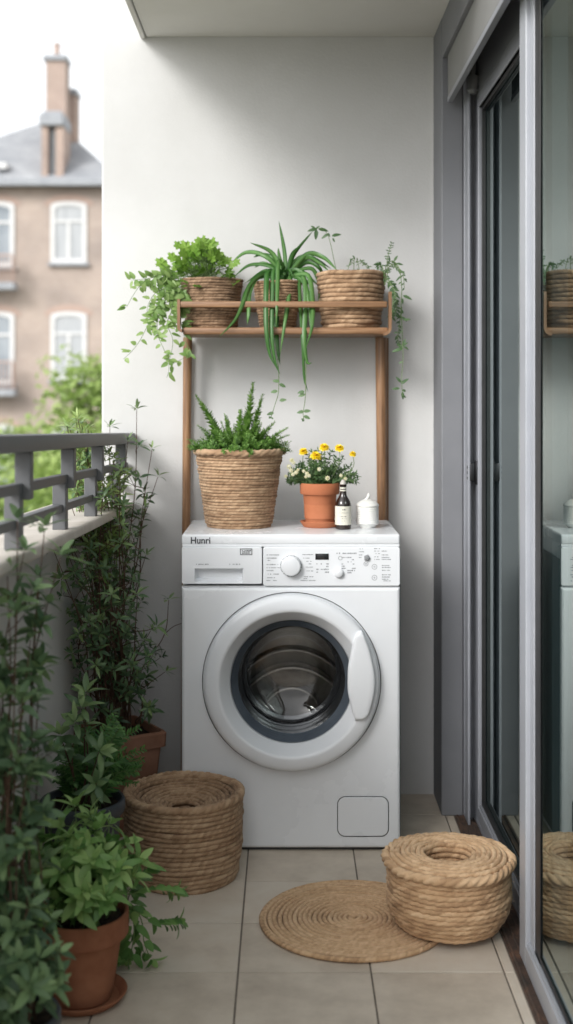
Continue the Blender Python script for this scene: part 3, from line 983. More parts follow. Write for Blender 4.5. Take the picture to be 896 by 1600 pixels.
def soil(c, r, parent, z):
    g = MB()
    n = 40
    rows = []
    for k in range(6):
        q = r * (k + .02) / 5
        a = np.arange(n) * 2 * PI / n
        rows.append(np.stack([c[0] + q * np.cos(a), c[1] + q * np.sin(a), c[2] + z + .006 * np.cos(k * 1.3) + nrng.randn(n) * .0025], -1))
    g.add(np.concatenate(rows), grid_faces(6, n))
    g.build('soil', M['soil'], parent)


SY = 3.775
# ---- left shelf basket: bright lobed plant with trailing vines
c1 = ((331 - 448) / F * SY, SY, SH)
t = thing('potted_plant', c1, 'bright green lobed-leaf plant with trailing vines in the shelf basket at the left', 'potted plant', 'rope baskets with plants on the stand')
coil_basket(c1, .073, .090, .146, .0049, .017, M['rope_dark'], 'rope_basket', t, tone=.5)
soil(c1, .078, t, .122)
lm, sm = MB(), MB()
base = np.array(c1) + [-.015, 0, .125]
r0 = random.Random(21)
for k in range(150):
    u = r0.random()
    tgt = at(r0.gauss(312, 30), 0, SY)
    x = r0.gauss(309, 26)
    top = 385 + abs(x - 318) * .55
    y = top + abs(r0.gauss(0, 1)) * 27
    y = min(y, 445)
    tgt = at(min(max(x, 250), 366), y, SY + r0.uniform(-.085, .06))
    mid = (base + tgt) / 2 + np.array([0, 0, .03])
    P = smooth_path([base + np.array([r0.uniform(-.05, .03), r0.uniform(-.05, .05), -.01]), mid, tgt], 8)
    tube(sm, P, .0012, .0007, 4)
    out = norm(tgt - base)
    nrm = norm(np.array([r0.uniform(-.3, .3), -1.0 + r0.uniform(-.3, .5), .75 + r0.uniform(-.4, .4)]))
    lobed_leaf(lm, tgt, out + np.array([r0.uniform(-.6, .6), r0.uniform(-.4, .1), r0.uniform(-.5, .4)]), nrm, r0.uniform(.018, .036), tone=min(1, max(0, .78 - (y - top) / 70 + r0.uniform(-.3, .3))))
for (x, y, L) in ((295, 388, .045), (283, 381, .03), (318, 380, .04), (328, 385, .046), (311, 376, .028), (299, 392, .04), (261, 409, .042), (335, 398, .04), (276, 400, .036), (313, 372, .018), (319, 371, .018), (352, 405, .03), (358, 411, .026), (266, 415, .035)):
    tgt = at(x, y + 8, SY - .03 + r0.uniform(-.03, .03))
    tube(sm, smooth_path([base, (base + tgt) / 2 + [0, 0, .02], tgt], 8), .0012, .0007, 4)
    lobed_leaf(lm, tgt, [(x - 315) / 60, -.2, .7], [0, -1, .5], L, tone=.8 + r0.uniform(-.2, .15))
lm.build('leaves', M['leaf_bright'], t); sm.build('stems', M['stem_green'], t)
vines = [[(282, 436), (256, 430), (236, 434), (221, 444), (208, 462), (198, 480)], [(280, 436), (250, 433), (225, 436), (205, 438)],
         [(286, 446), (258, 470), (236, 500), (220, 530), (207, 548), (193, 561)], [(288, 448), (262, 470), (247, 492), (247, 522), (256, 545), (263, 560), (264, 578), (261, 590)],
         [(292, 452), (272, 480), (262, 505), (270, 530), (268, 552), (264, 566)], [(292, 455), (280, 480), (284, 508), (292, 538), (298, 552), (268, 570)],
         [(288, 445), (266, 455), (250, 470), (240, 488)], [(290, 447), (275, 462), (268, 480), (268, 500)], [(286, 440), (262, 446), (243, 458), (232, 476), (230, 494)], [(292, 452), (286, 475), (283, 500), (281, 520)]]
for i, v in enumerate(vines):
    st_, lv = MB(), MB()
    n = 26
    yb = SY - .075 if i != 1 else SY - .06
    P = smooth_path([at(x, y, yb - .012 * k + .006 * (i % 3)) for k, (x, y) in enumerate(v)], n)
    tube(st_, P, .0013, .0006, 5)
    for k in range(3, n):
        dens = 3 if k < 12 and i not in (1,) else 1
        if k >= 12 and r0.random() < .42: continue
        for _ in range(dens):
            d = norm(P[min(k + 1, n - 1)] - P[k - 1])
            sd = norm(np.cross(d, [0, 1, .2])) * r0.choice((-1, 1))
            dd = norm(sd + d * r0.uniform(.1, .9) + np.array([0, r0.uniform(-.6, .3), r0.uniform(-.5, .3)]))
            leaf(lv, P[k] + rdir() * .006 * (dens > 1), dd, [r0.uniform(-.4, .4), -1, r0.uniform(0, .9)], r0.uniform(.015, .031), r0.uniform(.009, .015), .25, OVATE, r0.uniform(.2, .95), petiole=.003)
    lv.build('vine_leaves', M['leaf_vine'], st_.build('vine', M['stem_green'], t))

# ---- spider plant
c2 = ((434 - 448) / F * SY, SY, SH)
t = thing('potted_plant', c2, 'spider plant with long dark drooping strap leaves in the small middle shelf basket', 'potted plant', 'rope baskets with plants on the stand')
coil_basket(c2, .050, .070, .139, .0049, .017, M['rope_mid'], 'rope_basket', t, tone=.55)
soil(c2, .058, t, .118)
lm = MB()


def strap(mb, pts, w, tone, n=22, stripe=True):
    P = smooth_path(pts, n)
    T = norm(np.gradient(P, axis=0))
    view = norm(P - np.array([0, 0, CAM_Z]))
    S = norm(np.cross(T, view) + np.array([rnd.uniform(-.3, .3), rnd.uniform(-.5, .5), 0]))
    Nn = np.cross(S, T)
    t_ = np.linspace(0, 1, n)
    W = w * .5 * np.interp(t_, [0, .1, .3, .6, .85, 1], [.6, .9, 1, .9, .5, .03])
    V = np.stack([P - S * W[:, None] + Nn * (W * .35)[:, None], P - S * (W * .35)[:, None], P + S * (W * .35)[:, None], P + S * W[:, None] + Nn * (W * .35)[:, None]], 1)
    tn = np.stack([np.full(n, tone), np.full(n, tone + .4 * stripe), np.full(n, tone + .4 * stripe), np.full(n, tone)], 1)
    mb.add(V.reshape(-1, 3), grid_faces(n, 4, False), np.clip(tn, 0, 1).ravel())


cen = (447, 440)
arcs = [[(447, 425), (444, 390), (436, 345)], [(450, 425), (462, 395), (490, 360)], [(445, 430), (425, 395), (391, 379)], [(445, 428), (415, 400), (385, 394), (360, 412)], [(444, 432), (420, 415), (390, 414), (366, 432)],
        [(452, 428), (480, 398), (505, 402), (528, 423)], [(452, 430), (478, 404), (500, 412), (515, 424)], [(453, 430), (480, 410), (500, 420), (505, 440)], [(450, 425), (458, 398), (470, 384)], [(443, 420), (437, 400), (435, 387)],
        [(440, 432), (412, 430), (392, 445), (382, 470), (368, 500), (342, 527)], [(440, 434), (408, 428), (388, 450), (376, 475)], [(440, 434), (405, 432), (390, 455), (388, 490), (387, 507)],
        [(441, 428), (420, 424), (416, 450), (416, 510), (421, 550), (430, 572)], [(444, 424), (428, 422), (425, 460), (424, 520), (430, 565), (438, 585)], [(446, 420), (436, 408), (434, 440), (433, 480), (432, 510)],
        [(449, 430), (452, 436), (450, 470), (444, 510), (437, 560)], [(450, 426), (455, 440), (449, 490), (443, 520)], [(455, 430), (467, 436), (470, 480), (474, 540), (476, 590), (482, 613)],
        [(455, 428), (474, 432), (478, 470), (476, 530), (480, 565), (488, 567)], [(456, 430), (482, 430), (489, 470), (488, 510), (478, 545)], [(454, 430), (475, 440), (484, 480), (486, 520)], [(447, 430), (440, 440), (432, 500), (434, 545), (438, 570)],
        [(456, 425), (488, 420), (500, 450), (497, 470)], [(442, 425), (412, 412), (398, 418)], [(450, 420), (470, 402), (492, 404), (518, 420)], [(443, 425), (426, 402), (408, 398), (396, 402)], [(446, 425), (430, 440), (427, 480), (428, 510)]]
for a in arcs:
    yy = SY + rnd.uniform(-.02, .01)
    hang = max(y for x, y in a) > 470
    pts = [at(x, y, yy - (min(k, 3) * .036 if hang else k * rnd.uniform(-.02, .02))) for k, (x, y) in enumerate(a)]
    strap(lm, pts, rnd.uniform(.011, .017), rnd.uniform(.15, .55))
for k in range(14):
    a = rnd.uniform(0, 2 * PI); ll = rnd.uniform(.07, .12)
    p0 = np.array(c2) + [0.02, 0, .128]
    o = np.array([math.cos(a), math.sin(a) * .6, 0])
    strap(lm, [p0, p0 + o * ll * .4 + [0, 0, .05], p0 + o * ll + [0, 0, rnd.uniform(-.01, .05)]], .012, rnd.uniform(.05, .4), 12)
lm.build('leaves', M['leaf_spider'], t)
for v, lf in (([(434, 560), (436, 590), (435, 615), (430, 632), (424, 652)], [(437, 600, 1), (434, 611, -1), (437, 596, -1), (437, 626, 1), (428, 645, -1)]),
              ([(478, 560), (478, 600), (477, 625), (474, 645), (475, 655)], [(477, 616, -1), (476, 612, -1), (475, 643, 1), (475, 643, -1), (475, 650, 1)])):
    st_, lv = MB(), MB()
    P = smooth_path([at(x, y, SY - .11) for x, y in v], 20)
    tube(st_, P, .0014, .0010, 5)
    for x, y, s_ in lf:
        leaf(lv, at(x, y, SY - .11), [s_, -.1, rnd.uniform(-.5, .2)], [0, -1, .4], .021, .011, .15, OVATE, rnd.uniform(.5, .9))
    for _ in range(4): leaf(lv, P[-1], rdir(-.8, .2), [0, -1, .3], .010, .005, .1, LANCE, .6)
    lv.build('runner_leaves', M['leaf_sage'], st_.build('runner', M['stem_green'], t))

# ---- right shelf basket
c3 = ((549 - 448) / F * SY, SY, SH)
t = thing('potted_plant', c3, 'sparse trailing plant in the thick coiled shelf basket at the right', 'potted plant', 'rope baskets with plants on the stand')
coil_basket(c3, .083, .0985, .164, .0076, .027, M['rope_mid'], 'rope_basket', t, tone=.55, jit=.0018)
soil(c3, .086, t, .140)
lm, sm = MB(), MB()
P = smooth_path([at(530, 440, SY), at(524, 415, SY), at(517, 382, SY), at(511, 364, SY), at(502, 357, SY), at(495, 357, SY)], 18); tube(sm, P, .0011, .0008, 5)
for (x, y, dx, dz, L) in ((513, 366, -.9, -.5, .024), (519, 369, 1, .3, .028), (520, 372, .4, -.7, .014), (498, 358, .9, -.1, .030), (496, 358, -.9, -.1, .030), (495, 359, -.1, -1, .030), (494, 357, .7, .5, .014), (493, 357, -.6, .4, .016), (513, 364, .3, -.6, .014)):
    leaf(lm, at(x, y, SY), [dx, -.15, dz], [0, -1, .5], L, L * .42, .25, OVATE, rnd.uniform(.2, .6))
for (x0, y0, x1, y1) in ((553, 425, 555, 405), (553, 412, 543, 424), (556, 410, 562, 424), (557, 410, 575, 420), (566, 415, 580, 426), (553, 408, 545, 416), (562, 412, 570, 414)):
    P = smooth_path([at(x0, y0, SY), at((x0 + x1) / 2, min(y0, y1) - 2, SY), at(x1, y1, SY)], 8); tube(sm, P, .0013, .0009, 4)
    for k in (3, 5, 7): leaf(lm, P[k], rdir(-.2, 1), [0, -1, .4], .012, .004, .2, LANCE, rnd.uniform(.4, .8))
lm.build('leaves', M['leaf_sage'], t); sm.build('stems', M['stem_green'], t)
for i, (v, dens, Ls) in enumerate((([(601, 445), (606, 425), (605, 408), (608, 394), (612, 380)], 2, .012), ([(600, 440), (604, 415), (614, 408), (624, 420), (628, 450), (627, 485), (629, 520), (630, 560), (628, 590), (629, 618)], 1, .020),
                       ([(602, 430), (612, 445), (618, 460), (620, 478), (618, 492)], 3, .019), ([(600, 432), (598, 418), (592, 414), (590, 415)], 2, .013), ([(602, 425), (613, 413), (622, 418), (630, 428), (632, 450)], 2, .014), ([(604, 440), (616, 452), (614, 475), (612, 495)], 2, .019), ([(628, 480), (624, 510), (622, 530), (628, 540)], 2, .014))):
    st_, lv = MB(), MB()
    n = 30 if i == 1 else 14
    P = smooth_path([at(x, y, SY - .05 - .004 * k) for k, (x, y) in enumerate(v)], n)
    tube(st_, P, .0016, .0009, 5)
    for k in range(1, n):
        if i == 1 and 8 < k and r0.random() < .35: continue
        for _ in range(dens):
            d = norm(P[min(k + 1, n - 1)] - P[k - 1]); sd = norm(np.cross(d, [0, 1, .2])) * r0.choice((-1, 1))
            leaf(lv, P[k], sd + d * r0.uniform(.2, 1.2) + rdir() * .3, [0, -1, r0.uniform(0, .8)], Ls * r0.uniform(.5, 1.15), Ls * r0.uniform(.25, .4), .3, LANCE, r0.uniform(.1, .75))
    if i == 1:
        for (x, y, dx, dz, L) in ((627, 600, 1, .8, .028), (627, 598, -.7, .9, .024), (625, 607, -1, .0, .024), (629, 545, -1, -.2, .032), (629, 545, -.6, .6, .022), (631, 540, .2, .9, .022), (631, 540, .7, .6, .016), (630, 462, 1, -.35, .030), (629, 466, .1, -1, .018), (630, 500, 1, .15, .024), (629, 612, .1, -1, .024)):
            leaf(lv, at(x, y, SY - .075), [dx, -.1, dz], [0, -1, .6], L, L * .36, .2, OVATE, r0.uniform(.2, .6))
    lv.build('vine_leaves', M['leaf_sage'], st_.build('vine', M['stem_green'], t))

# ---- big basket with fern on the machine
TOP = .868
cF = ((374 - 448) / F * 3.635, 3.635, TOP)
t = thing('potted_plant', cF, 'feathery green fern in the large tapered rope basket on the washing machine', 'potted plant')
coil_basket(cF, .093, .123, .217, .0049, .018, M['rope_mid'], 'rope_basket', t, tone=.62, jit=.0012, rim=(.0098, .075))
soil(cF, .11, t, .20)
lm, sm = MB(), MB()


def plume(P, Lf, dens, tone0=.5):
    n = len(P)
    T = norm(np.gradient(P, axis=0))
    seg = np.linalg.norm(np.diff(P, axis=0), axis=1).sum()
    m = int(seg / .0011 * dens)
    for k in range(m):
        u = (k + .5) / m
        f_ = u * (n - 1); i = int(f_); q = f_ - i
        p = P[i] * (1 - q) + P[min(i + 1, n - 1)] * q
        d = T[i]
        a = k * 2.4 + rnd.uniform(-.4, .4)
        s1 = norm(np.cross(d, [.2, 1, .3])); s2 = np.cross(d, s1)
        o = s1 * math.cos(a) + s2 * math.sin(a)
        l = Lf * (.35 + .9 * min(1, (1 - u) * 1.5)) * rnd.uniform(.7, 1.15)
        leaf(lm, p, norm(o + d * .75), d + rdir() * .3, l, l * .46, .1, [(0, .3), (.4, 1), (.75, .7), (1, .05)], min(1, max(0, tone0 + .25 * (u - .4) + rnd.uniform(-.3, .3))), fold=.1)


fb = np.array(cF) + [0, 0, .20]
for (x, y, bend, L) in ((306, 617, 1, .017), (396, 598, 0, .019), (411, 616, 0, .018), (292, 686, 1, .013), (309, 664, .6, .013), (430, 659, .3, .013), (450, 668, .3, .012), (453, 679, .5, .012), (405, 659, .2, .014), (352, 648, .2, .015), (330, 655, .4, .014), (376, 640, .1, .016), (388, 640, .1, .016), (421, 668, .3, .012), (340, 672, .3, .012)):
    yy = 3.635 + rnd.uniform(-.06, .04)
    tip = at(x, y, yy)
    b0 = fb + np.array([(x - 374) / 533 * .35, rnd.uniform(-.05, .03), 0])
    mid = b0 * .5 + tip * .5 + np.array([(x - 374) / 533 * .08 * bend * -1, 0, .01])
    P = smooth_path([b0, mid, tip], 12)
    tube(sm, P, .0012, .0006, 4); plume(P, L * 1.15, 1.0, .55)
for k in range(185):
    a = rnd.uniform(0, 2 * PI); r = .112 * math.sqrt(rnd.random())
    b0 = fb + np.array([r * math.cos(a) * .85, r * math.sin(a) * .85, -.005])
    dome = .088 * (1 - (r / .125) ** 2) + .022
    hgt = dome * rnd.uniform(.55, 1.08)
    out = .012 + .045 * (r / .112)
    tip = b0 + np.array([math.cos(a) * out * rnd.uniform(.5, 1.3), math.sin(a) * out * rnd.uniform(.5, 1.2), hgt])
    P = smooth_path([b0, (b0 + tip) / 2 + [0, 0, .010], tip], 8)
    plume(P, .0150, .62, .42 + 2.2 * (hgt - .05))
lm.build('fronds', M['leaf_fern'], t, angle=0); sm.build('stems', M['stem_green'], t)


# ---- terracotta pot with yellow flowers, its saucer
def clay_pot(c, rb, rt, h, mat, parent, rimh=.3, name='pot', lip=.006):
    g = MB()
    zr = h * (1 - rimh)
    rr = rb + (rt - lip - rb) * (1 - rimh)
    lathe(g, [(.001, 0), (rb - .003, 0), (rb, .003), (rr, zr - .002), (rr + .0015, zr), (rt - .002, zr + .001), (rt - .0003, zr + .004), (rt, h - .004), (rt - .002, h - .0005), (rt - .005, h), (rt - .0085, h - .002), (rt - .010, h - .02), (rb + .004, .02)], c, 72)
    return g.build(name, mat, parent, angle=35)


def saucer(c, r, h, mat, label, name='plant_saucer'):
    g = MB()
    lathe(g, [(.001, 0), (r * .80, 0), (r * .84, .002), (r - .001, h - .003), (r, h - .001), (r - .002, h), (r - .005, h - .001), (r * .82, .0055), (.001, .005)], c, 72)
    o = g.build(name, mat, None, angle=35, loc=c)
    return tag(o, label, 'saucer')


cT = ((500 - 448) / F * 3.62, 3.62, TOP + .0055)
saucer((cT[0], cT[1], TOP + .0005), .0575, .017, M['terra'], 'small orange terracotta saucer under the yellow flower pot')
t = thing('potted_plant', cT, 'terracotta pot of small yellow flowers on the washing machine beside the brown bottle', 'potted plant')
clay_pot(cT, .0405, .0575, .122, M['terra'], t, .27)
soil(cT, .047, t, .112)
lm, sm = MB(), MB()
fb = np.array(cT) + [0, 0, .112]
fr_ = random.Random(5)
for k in range(88):
    ang = fr_.uniform(-1, 1)
    x = 503 + ang * 56 + fr_.gauss(0, 3)
    topy = 702 + 40 * abs(ang) ** 1.6
    y = topy + 46 * fr_.random() ** 1.2
    tip = at(x, min(y, 752), 3.62 + fr_.uniform(-.05, .05) * (1 - .4 * abs(ang)))
    b0 = fb + np.array([ang * .03, fr_.uniform(-.03, .03), 0])
    P = smooth_path([b0, (b0 + tip) / 2 + [0, 0, .012 * abs(ang)], tip], 9)
    tube(sm, P, .0009, .0005, 4)
    for i in range(2, 9):
        for sgn in (-1, 1, 0):
            d = norm(P[i] - P[i - 1]); sd = norm(np.cross(d, [fr_.uniform(-.5, .5), 1, .2])) * sgn
            leaf(lm, P[i], norm(sd + d * .6 + rdir() * .35), [fr_.uniform(-.4, .4), -.8, .7], fr_.uniform(.008, .016), fr_.uniform(.003, .005), .25, LANCE, fr_.uniform(.05, .85))
lm.build('foliage', M['leaf_marigold'], t); sm.build('stems', M['stem_green'], t)
for (x, y, R) in ((474.5, 706, .0145), (493.5, 712.5, .018), (507, 699.5, .0165), (530.5, 700.5, .0155), (551.5, 710, .0115)):
    Yf = 3.62 - .04 + fr_.uniform(-.01, .01)
    p = at(x, y, Yf)
    g = MB(); tube(g, smooth_path([fb + [(x - 500) / 534 * .4, 0, 0], p + [0, .01, -.04], p + [0, .004, 0]], 10), .0012, .001, 5); fo = g.build('flower', M['stem_green'], t)
    ax = norm(np.array([fr_.uniform(-.25, .25), -.45, 1]))
    u = norm(np.cross(ax, [0, 1, 0])); w = np.cross(ax, u)
    g = MB()
    for rowi, (np_, el, ll) in enumerate(((15, .0, 1), (14, .38, .92), (12, .75, .78), (9, 1.1, .6))):
        for k in range(np_):
            a = 2 * PI * k / np_ + rowi * .2 + fr_.uniform(-.1, .1)
            o = u * math.cos(a) + w * math.sin(a)
            leaf(g, p + ax * .001 * rowi, o * math.cos(el) + ax * math.sin(el), ax, R * ll * fr_.uniform(.85, 1.1), R * .42, .25, STRAP, fr_.uniform(.2, .9))
    g.build('petals', M['petal'], fo)
    g = MB(); sphere(g, p + ax * R * .25, R * .22, tone=.5); g.build('flower_centre', M['petal_core'], fo)
for (x, y, R) in ((456, 719, .006), (459, 723, .005), (452, 729, .006), (455, 735, .0055), (447, 744, .0042), (463, 738, .0055), (458, 741, .005), (512, 747, .0062), (499, 733, .0052), (480, 740, .0055), (483, 743, .005), (475, 736, .0045), (466, 734, .004), (533, 743, .0045), (540, 748, .005), (478, 745, .004)):
    p = at(x, y, 3.62 - .055)
    g = MB(); sphere(g, p, R * .75, .9, 10, fr_.uniform(.3, 1))
    for k in range(8):
        a = k * PI / 4
        leaf(g, p, [math.cos(a), -.5, math.sin(a)], [0, -1, 0], R * 1.25, R * .8, .3, OVATE, fr_.uniform(.3, 1))
    g.build('bud', M['bud'], t)

# ---- brown bottle
cB = ((536.5 - 448) / F * 3.557, 3.557, TOP + .0005)
t = thing('bottle', cB, 'small dark brown glass bottle with a cream label in front of the flower pot', 'bottle')
g = MB()
lathe(g, [(.001, .001), (.020, 0), (.0225, .002), (.0228, .006), (.0228, .066), (.0222, .072), (.0195, .080), (.0145, .088), (.0105, .096), (.0092, .104), (.0090, .120), (.0098, .121), (.0098, .127), (.001, .127)], cB, 48)
g.build('glass', M['amber'], t)
g = MB(); n = 40
a = np.linspace(-PI / 2 - 1.75, -PI / 2 + 1.75, n)
g.add(np.concatenate([np.stack([cB[0] + .0231 * np.cos(a), cB[1] + .0231 * np.sin(a), np.full(n, cB[2] + z)], -1) for z in (.013, .066)]), grid_faces(2, n, False))
lab = g.build('paper_label', M['paper'], t)
g = MB()


def lab_marks(u0, u1, z, h, seed):
    r = random.Random(seed); u = u0
    while u < u1:
        w = r.uniform(.0006, .0018)
        if r.random() < .8:
            aa = [-PI / 2 + q / .0233 for q in (u, u + w)]
            hh = h * r.uniform(.5, 1)
            g.add([(cB[0] + .02335 * math.cos(q), cB[1] + .02335 * math.sin(q), cB[2] + zz) for zz in (z - hh / 2, z + hh / 2) for q in aa], [(0, 1, 3, 2)])
        u += w + r.uniform(.0004, .0008)


lab_marks(-.005, .006, .0565, .0045, 1); lab_marks(-.017, .015, .0475, .0012, 2); lab_marks(-.009, .010, .037, .0028, 3)
lab_marks(-.006, .008, .031, .0022, 4); lab_marks(-.005, .006, .0245, .0016, 5); lab_marks(-.014, -.011, .037, .002, 6)
g.build('label_print', M['ink'], lab, smooth=False)
g = MB(); lathe(g, [(.0094, .108), (.0094, .112)], cB, 32); lathe(g, [(.0094, .1145), (.0094, .119)], cB, 32); g.build('neck_band', M['paper'], t)
g = MB(); lathe(g, [(.0085, .1272), (.0085, .133), (.006, .136), (.0045, .140), (.001, .1405)], cB, 24); g.build('stopper', M['cap'], t)

# ---- ribbed white jar
cJ = ((574.5 - 448) / F * 3.595, 3.595, TOP + .0005)
t = thing('jar', cJ, 'white ribbed ceramic jar with a domed lid at the right end of the washing machine', 'jar')
g = MB()
pr = [(.001, .001), (.019, 0), (.020, .002), (.027, .0075), (.0315, .0115)]
for k in range(49):
    u = k / 48
    pr.append((.0322 + .0006 * math.sin(u * 2 * PI * 9), .012 + .048 * u))
pr += [(.0315, .061), (.029, .0612)]
lathe(g, pr, cJ, 56); g.build('jar_body', M['ceramic'], t, angle=60)
g = MB()
lathe(g, [(.029, .0615), (.0332, .0622), (.0336, .0642), (.0325, .0665), (.028, .0715), (.021, .0765), (.013, .080), (.006, .0815), (.001, .082)], cJ, 56)
ld = g.build('lid', M['ceramic'], t)
g = MB()
tube(g, smooth_path([np.array(cJ) + q for q in ([-.006, 0, .080], [-.001, 0, .084], [.003, 0, .089], [.0035, 0, .0935])], 14), .0034, .0046, 12)
sphere(g, np.array(cJ) + [.0035, 0, .0935], .0047)
g.build('knob', M['ceramic'], ld)

# ================================================================== FLOOR BASKETS AND RUG
cL = (-.268, 3.255, 0)
bk = thing('rope_basket', cL, 'open dark brown rope basket on the floor at the left of the washing machine', 'basket', 'rope baskets on the floor')
coil_basket(cL, .136, .148, .212, .0070, .026, M['rope_mid'], 'basket_body', bk, tone=.68, jit=.0018, bulge=.005)
mb = MB()
rope(mb, ring(cL, .150, .214, 560, .0016), .0105, 3, .055, 14, True, .32, .62, .7)
rope(mb, ring(cL, .1385, .213, 520, .0014), .0070, 3, .03, 12, True, .3, .55, .7)
mb.build('rim', M['rope_mid'], bk, angle=0)
mb = MB()
r = .1285
while r > .030:
    u = (.1285 - r) / .1
    rope(mb, ring(cL, r, .206 - .034 * u ** .8, int(max(80, 2 * PI * r / .0017)), .0013), .0066, 3, .027, 10, True, .28, .5 + rnd.uniform(-.12, .12), .7)
    r -= .0112
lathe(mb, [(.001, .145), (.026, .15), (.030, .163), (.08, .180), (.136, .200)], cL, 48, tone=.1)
for k in range(14):
    p = np.array(cL) + [.005 + rnd.gauss(0, .012), -.005 + rnd.gauss(0, .012), .158 + rnd.uniform(0, .012)]
    sphere(mb, p, rnd.uniform(.005, .011), .7, 8, rnd.uniform(0, .25))
mb.build('coiled_inside', M['rope_mid'], bk, angle=0)

cR = (.3800, 2.928, .0135)
bk = thing('rope_basket', cR, 'closed round pale rope basket with a coiled holed lid, partly on the rug', 'basket', 'rope baskets on the floor')
mb = MB()
nrow = 12
H = .150
pf = []
for k in range(nrow + 1):
    u = k / nrow
    r = .119 + .021 * math.sin(min(1, u * 2.3) * PI / 2) - .001 * u
    z = .010 + (H - .016) * u
    pf.append((r, z))
    n = int(2 * PI * r / .0021)
    rope(mb, ring(cR, r, z, n, .0013), .0073 * rnd.uniform(.96, 1.08), 3, .062 * rnd.uniform(.9, 1.15), 14, True, .30, .52 + rnd.uniform(-.08, .08), .8)
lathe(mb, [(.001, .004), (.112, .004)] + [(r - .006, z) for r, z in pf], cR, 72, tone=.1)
fibres(mb, cR, [(r + .008, z) for r, z in pf], 220, .014)
mb.build('basket_body', M['rope_pale'], bk, angle=0)
mb = MB()
rope(mb, ring(cR, .1460, .150, 620, .0016), .0112, 3, .070, 16, True, .38, .6, .85)
for k, (r, z) in enumerate(((.131, .1585), (.1185, .162), (.1065, .1635), (.0945, .1635), (.083, .163), (.072, .162), (.0615, .160))):
    rope(mb, ring(cR, r, z, int(2 * PI * r / .0017), .0016), .0067, 3, .036, 12, True, .28, .6 + rnd.uniform(-.1, .1), .7)
for z in (.150, .137, .124, .111, .098):
    rope(mb, ring(cR, .0585, z, 230, .001), .0072, 3, .034, 10, True, .3, .45, .7)
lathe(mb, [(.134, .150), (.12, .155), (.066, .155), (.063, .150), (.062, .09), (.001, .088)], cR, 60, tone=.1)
mb.build('lid', M['rope_pale'], bk, angle=0)

cG = (.1600, 2.966, .0)
mb = MB()
rr = .0060
turns = 17.5
R_ = .220
n = int(PI * R_ * turns * 1.02 / .0022)
u = np.linspace(0, 1, n) ** .5
a = u * turns * 2 * PI + 1.2
rad = .006 + (R_ - .012) * u
wav = .0008 * np.sin(a * 3.1) + .0006 * np.sin(a * 5.3 + 1)
P = np.stack([cG[0] + (rad + wav) * np.cos(a), cG[1] + (rad + wav) * np.sin(a), .0066 + .0006 * np.sin(a * 2.3)], -1)
rope(mb, P, rr, 3, .021, 10, False, .30, .62, .5)
rope(mb, ring(cG, R_ - .001, .0068, 900, .0009), .0064, 3, .021, 9, True, .28, .5, .7)
lathe(mb, [(.001, .003), (R_ - .002, .003)], cG, 72, tone=.1)
o = mb.build('round_rug', M['rope_pale'], None, angle=0, loc=cG)
tag(o, 'flat round mat of spirally coiled jute rope on the tiled floor', 'rug')


# ================================================================== PLANTS ALONG THE PARAPET
def shrub(t, base, tips, r, leafmat_, L, W, twig=(.03, .075), nwh=9, tone=.45, start=.3, seed=1, shape=LANCE, brown=True, spread=(.03, .03), nl=(5, 8), top_tone=.25, wav=.02, tw=.0028):
    rr = random.Random(seed)
    lm, sm = MB(), MB()
    for i, tip in enumerate(tips):
        tip = np.array(tip)
        b0 = np.array(base) + [rr.uniform(-spread[0], spread[0]), rr.uniform(-spread[1], spread[1]), -.005]
        nmid = 3
        pts = [b0]
        for k in range(1, nmid + 1):
            q = k / (nmid + 1)
            side = tip - b0
            p = b0 + side * np.array([q ** 1.35, q ** 1.35, q]) + np.array([rr.gauss(0, wav), rr.gauss(0, wav), 0])
            pts.append(p)
        pts.append(tip)
        P = smooth_path(pts, 30)
        tube(sm, P, tw * rr.uniform(.8, 1.2), .0009, 6)
        Ls = np.linalg.norm(tip - b0)
        m = max(3, int(nwh * Ls / .5))
        for k in range(m + 1):
            q = start + (1 - start) * k / m
            j = min(29, int(q * 29))
            p = P[j]
            d = norm(P[min(29, j + 1)] - P[max(0, j - 1)])
            if k == m:
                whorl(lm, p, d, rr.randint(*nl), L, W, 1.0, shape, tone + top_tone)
                continue
            for _ in range(rr.choice((1, 2, 2))):
                o = rdir(-.2, .7)
                tl = rr.uniform(*twig)
                e = p + norm(o + d * .5) * tl
                tube(sm, smooth_path([p, (p + e) / 2 + rdir() * .006, e], 6), .0014, .0007, 4)
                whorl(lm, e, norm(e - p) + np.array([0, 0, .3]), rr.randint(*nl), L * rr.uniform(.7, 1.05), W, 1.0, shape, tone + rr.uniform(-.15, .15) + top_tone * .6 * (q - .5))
    lm.build('leaves', M[leafmat_], t); sm.build('stems', M['stem_brown' if brown else 'stem_green'], t)


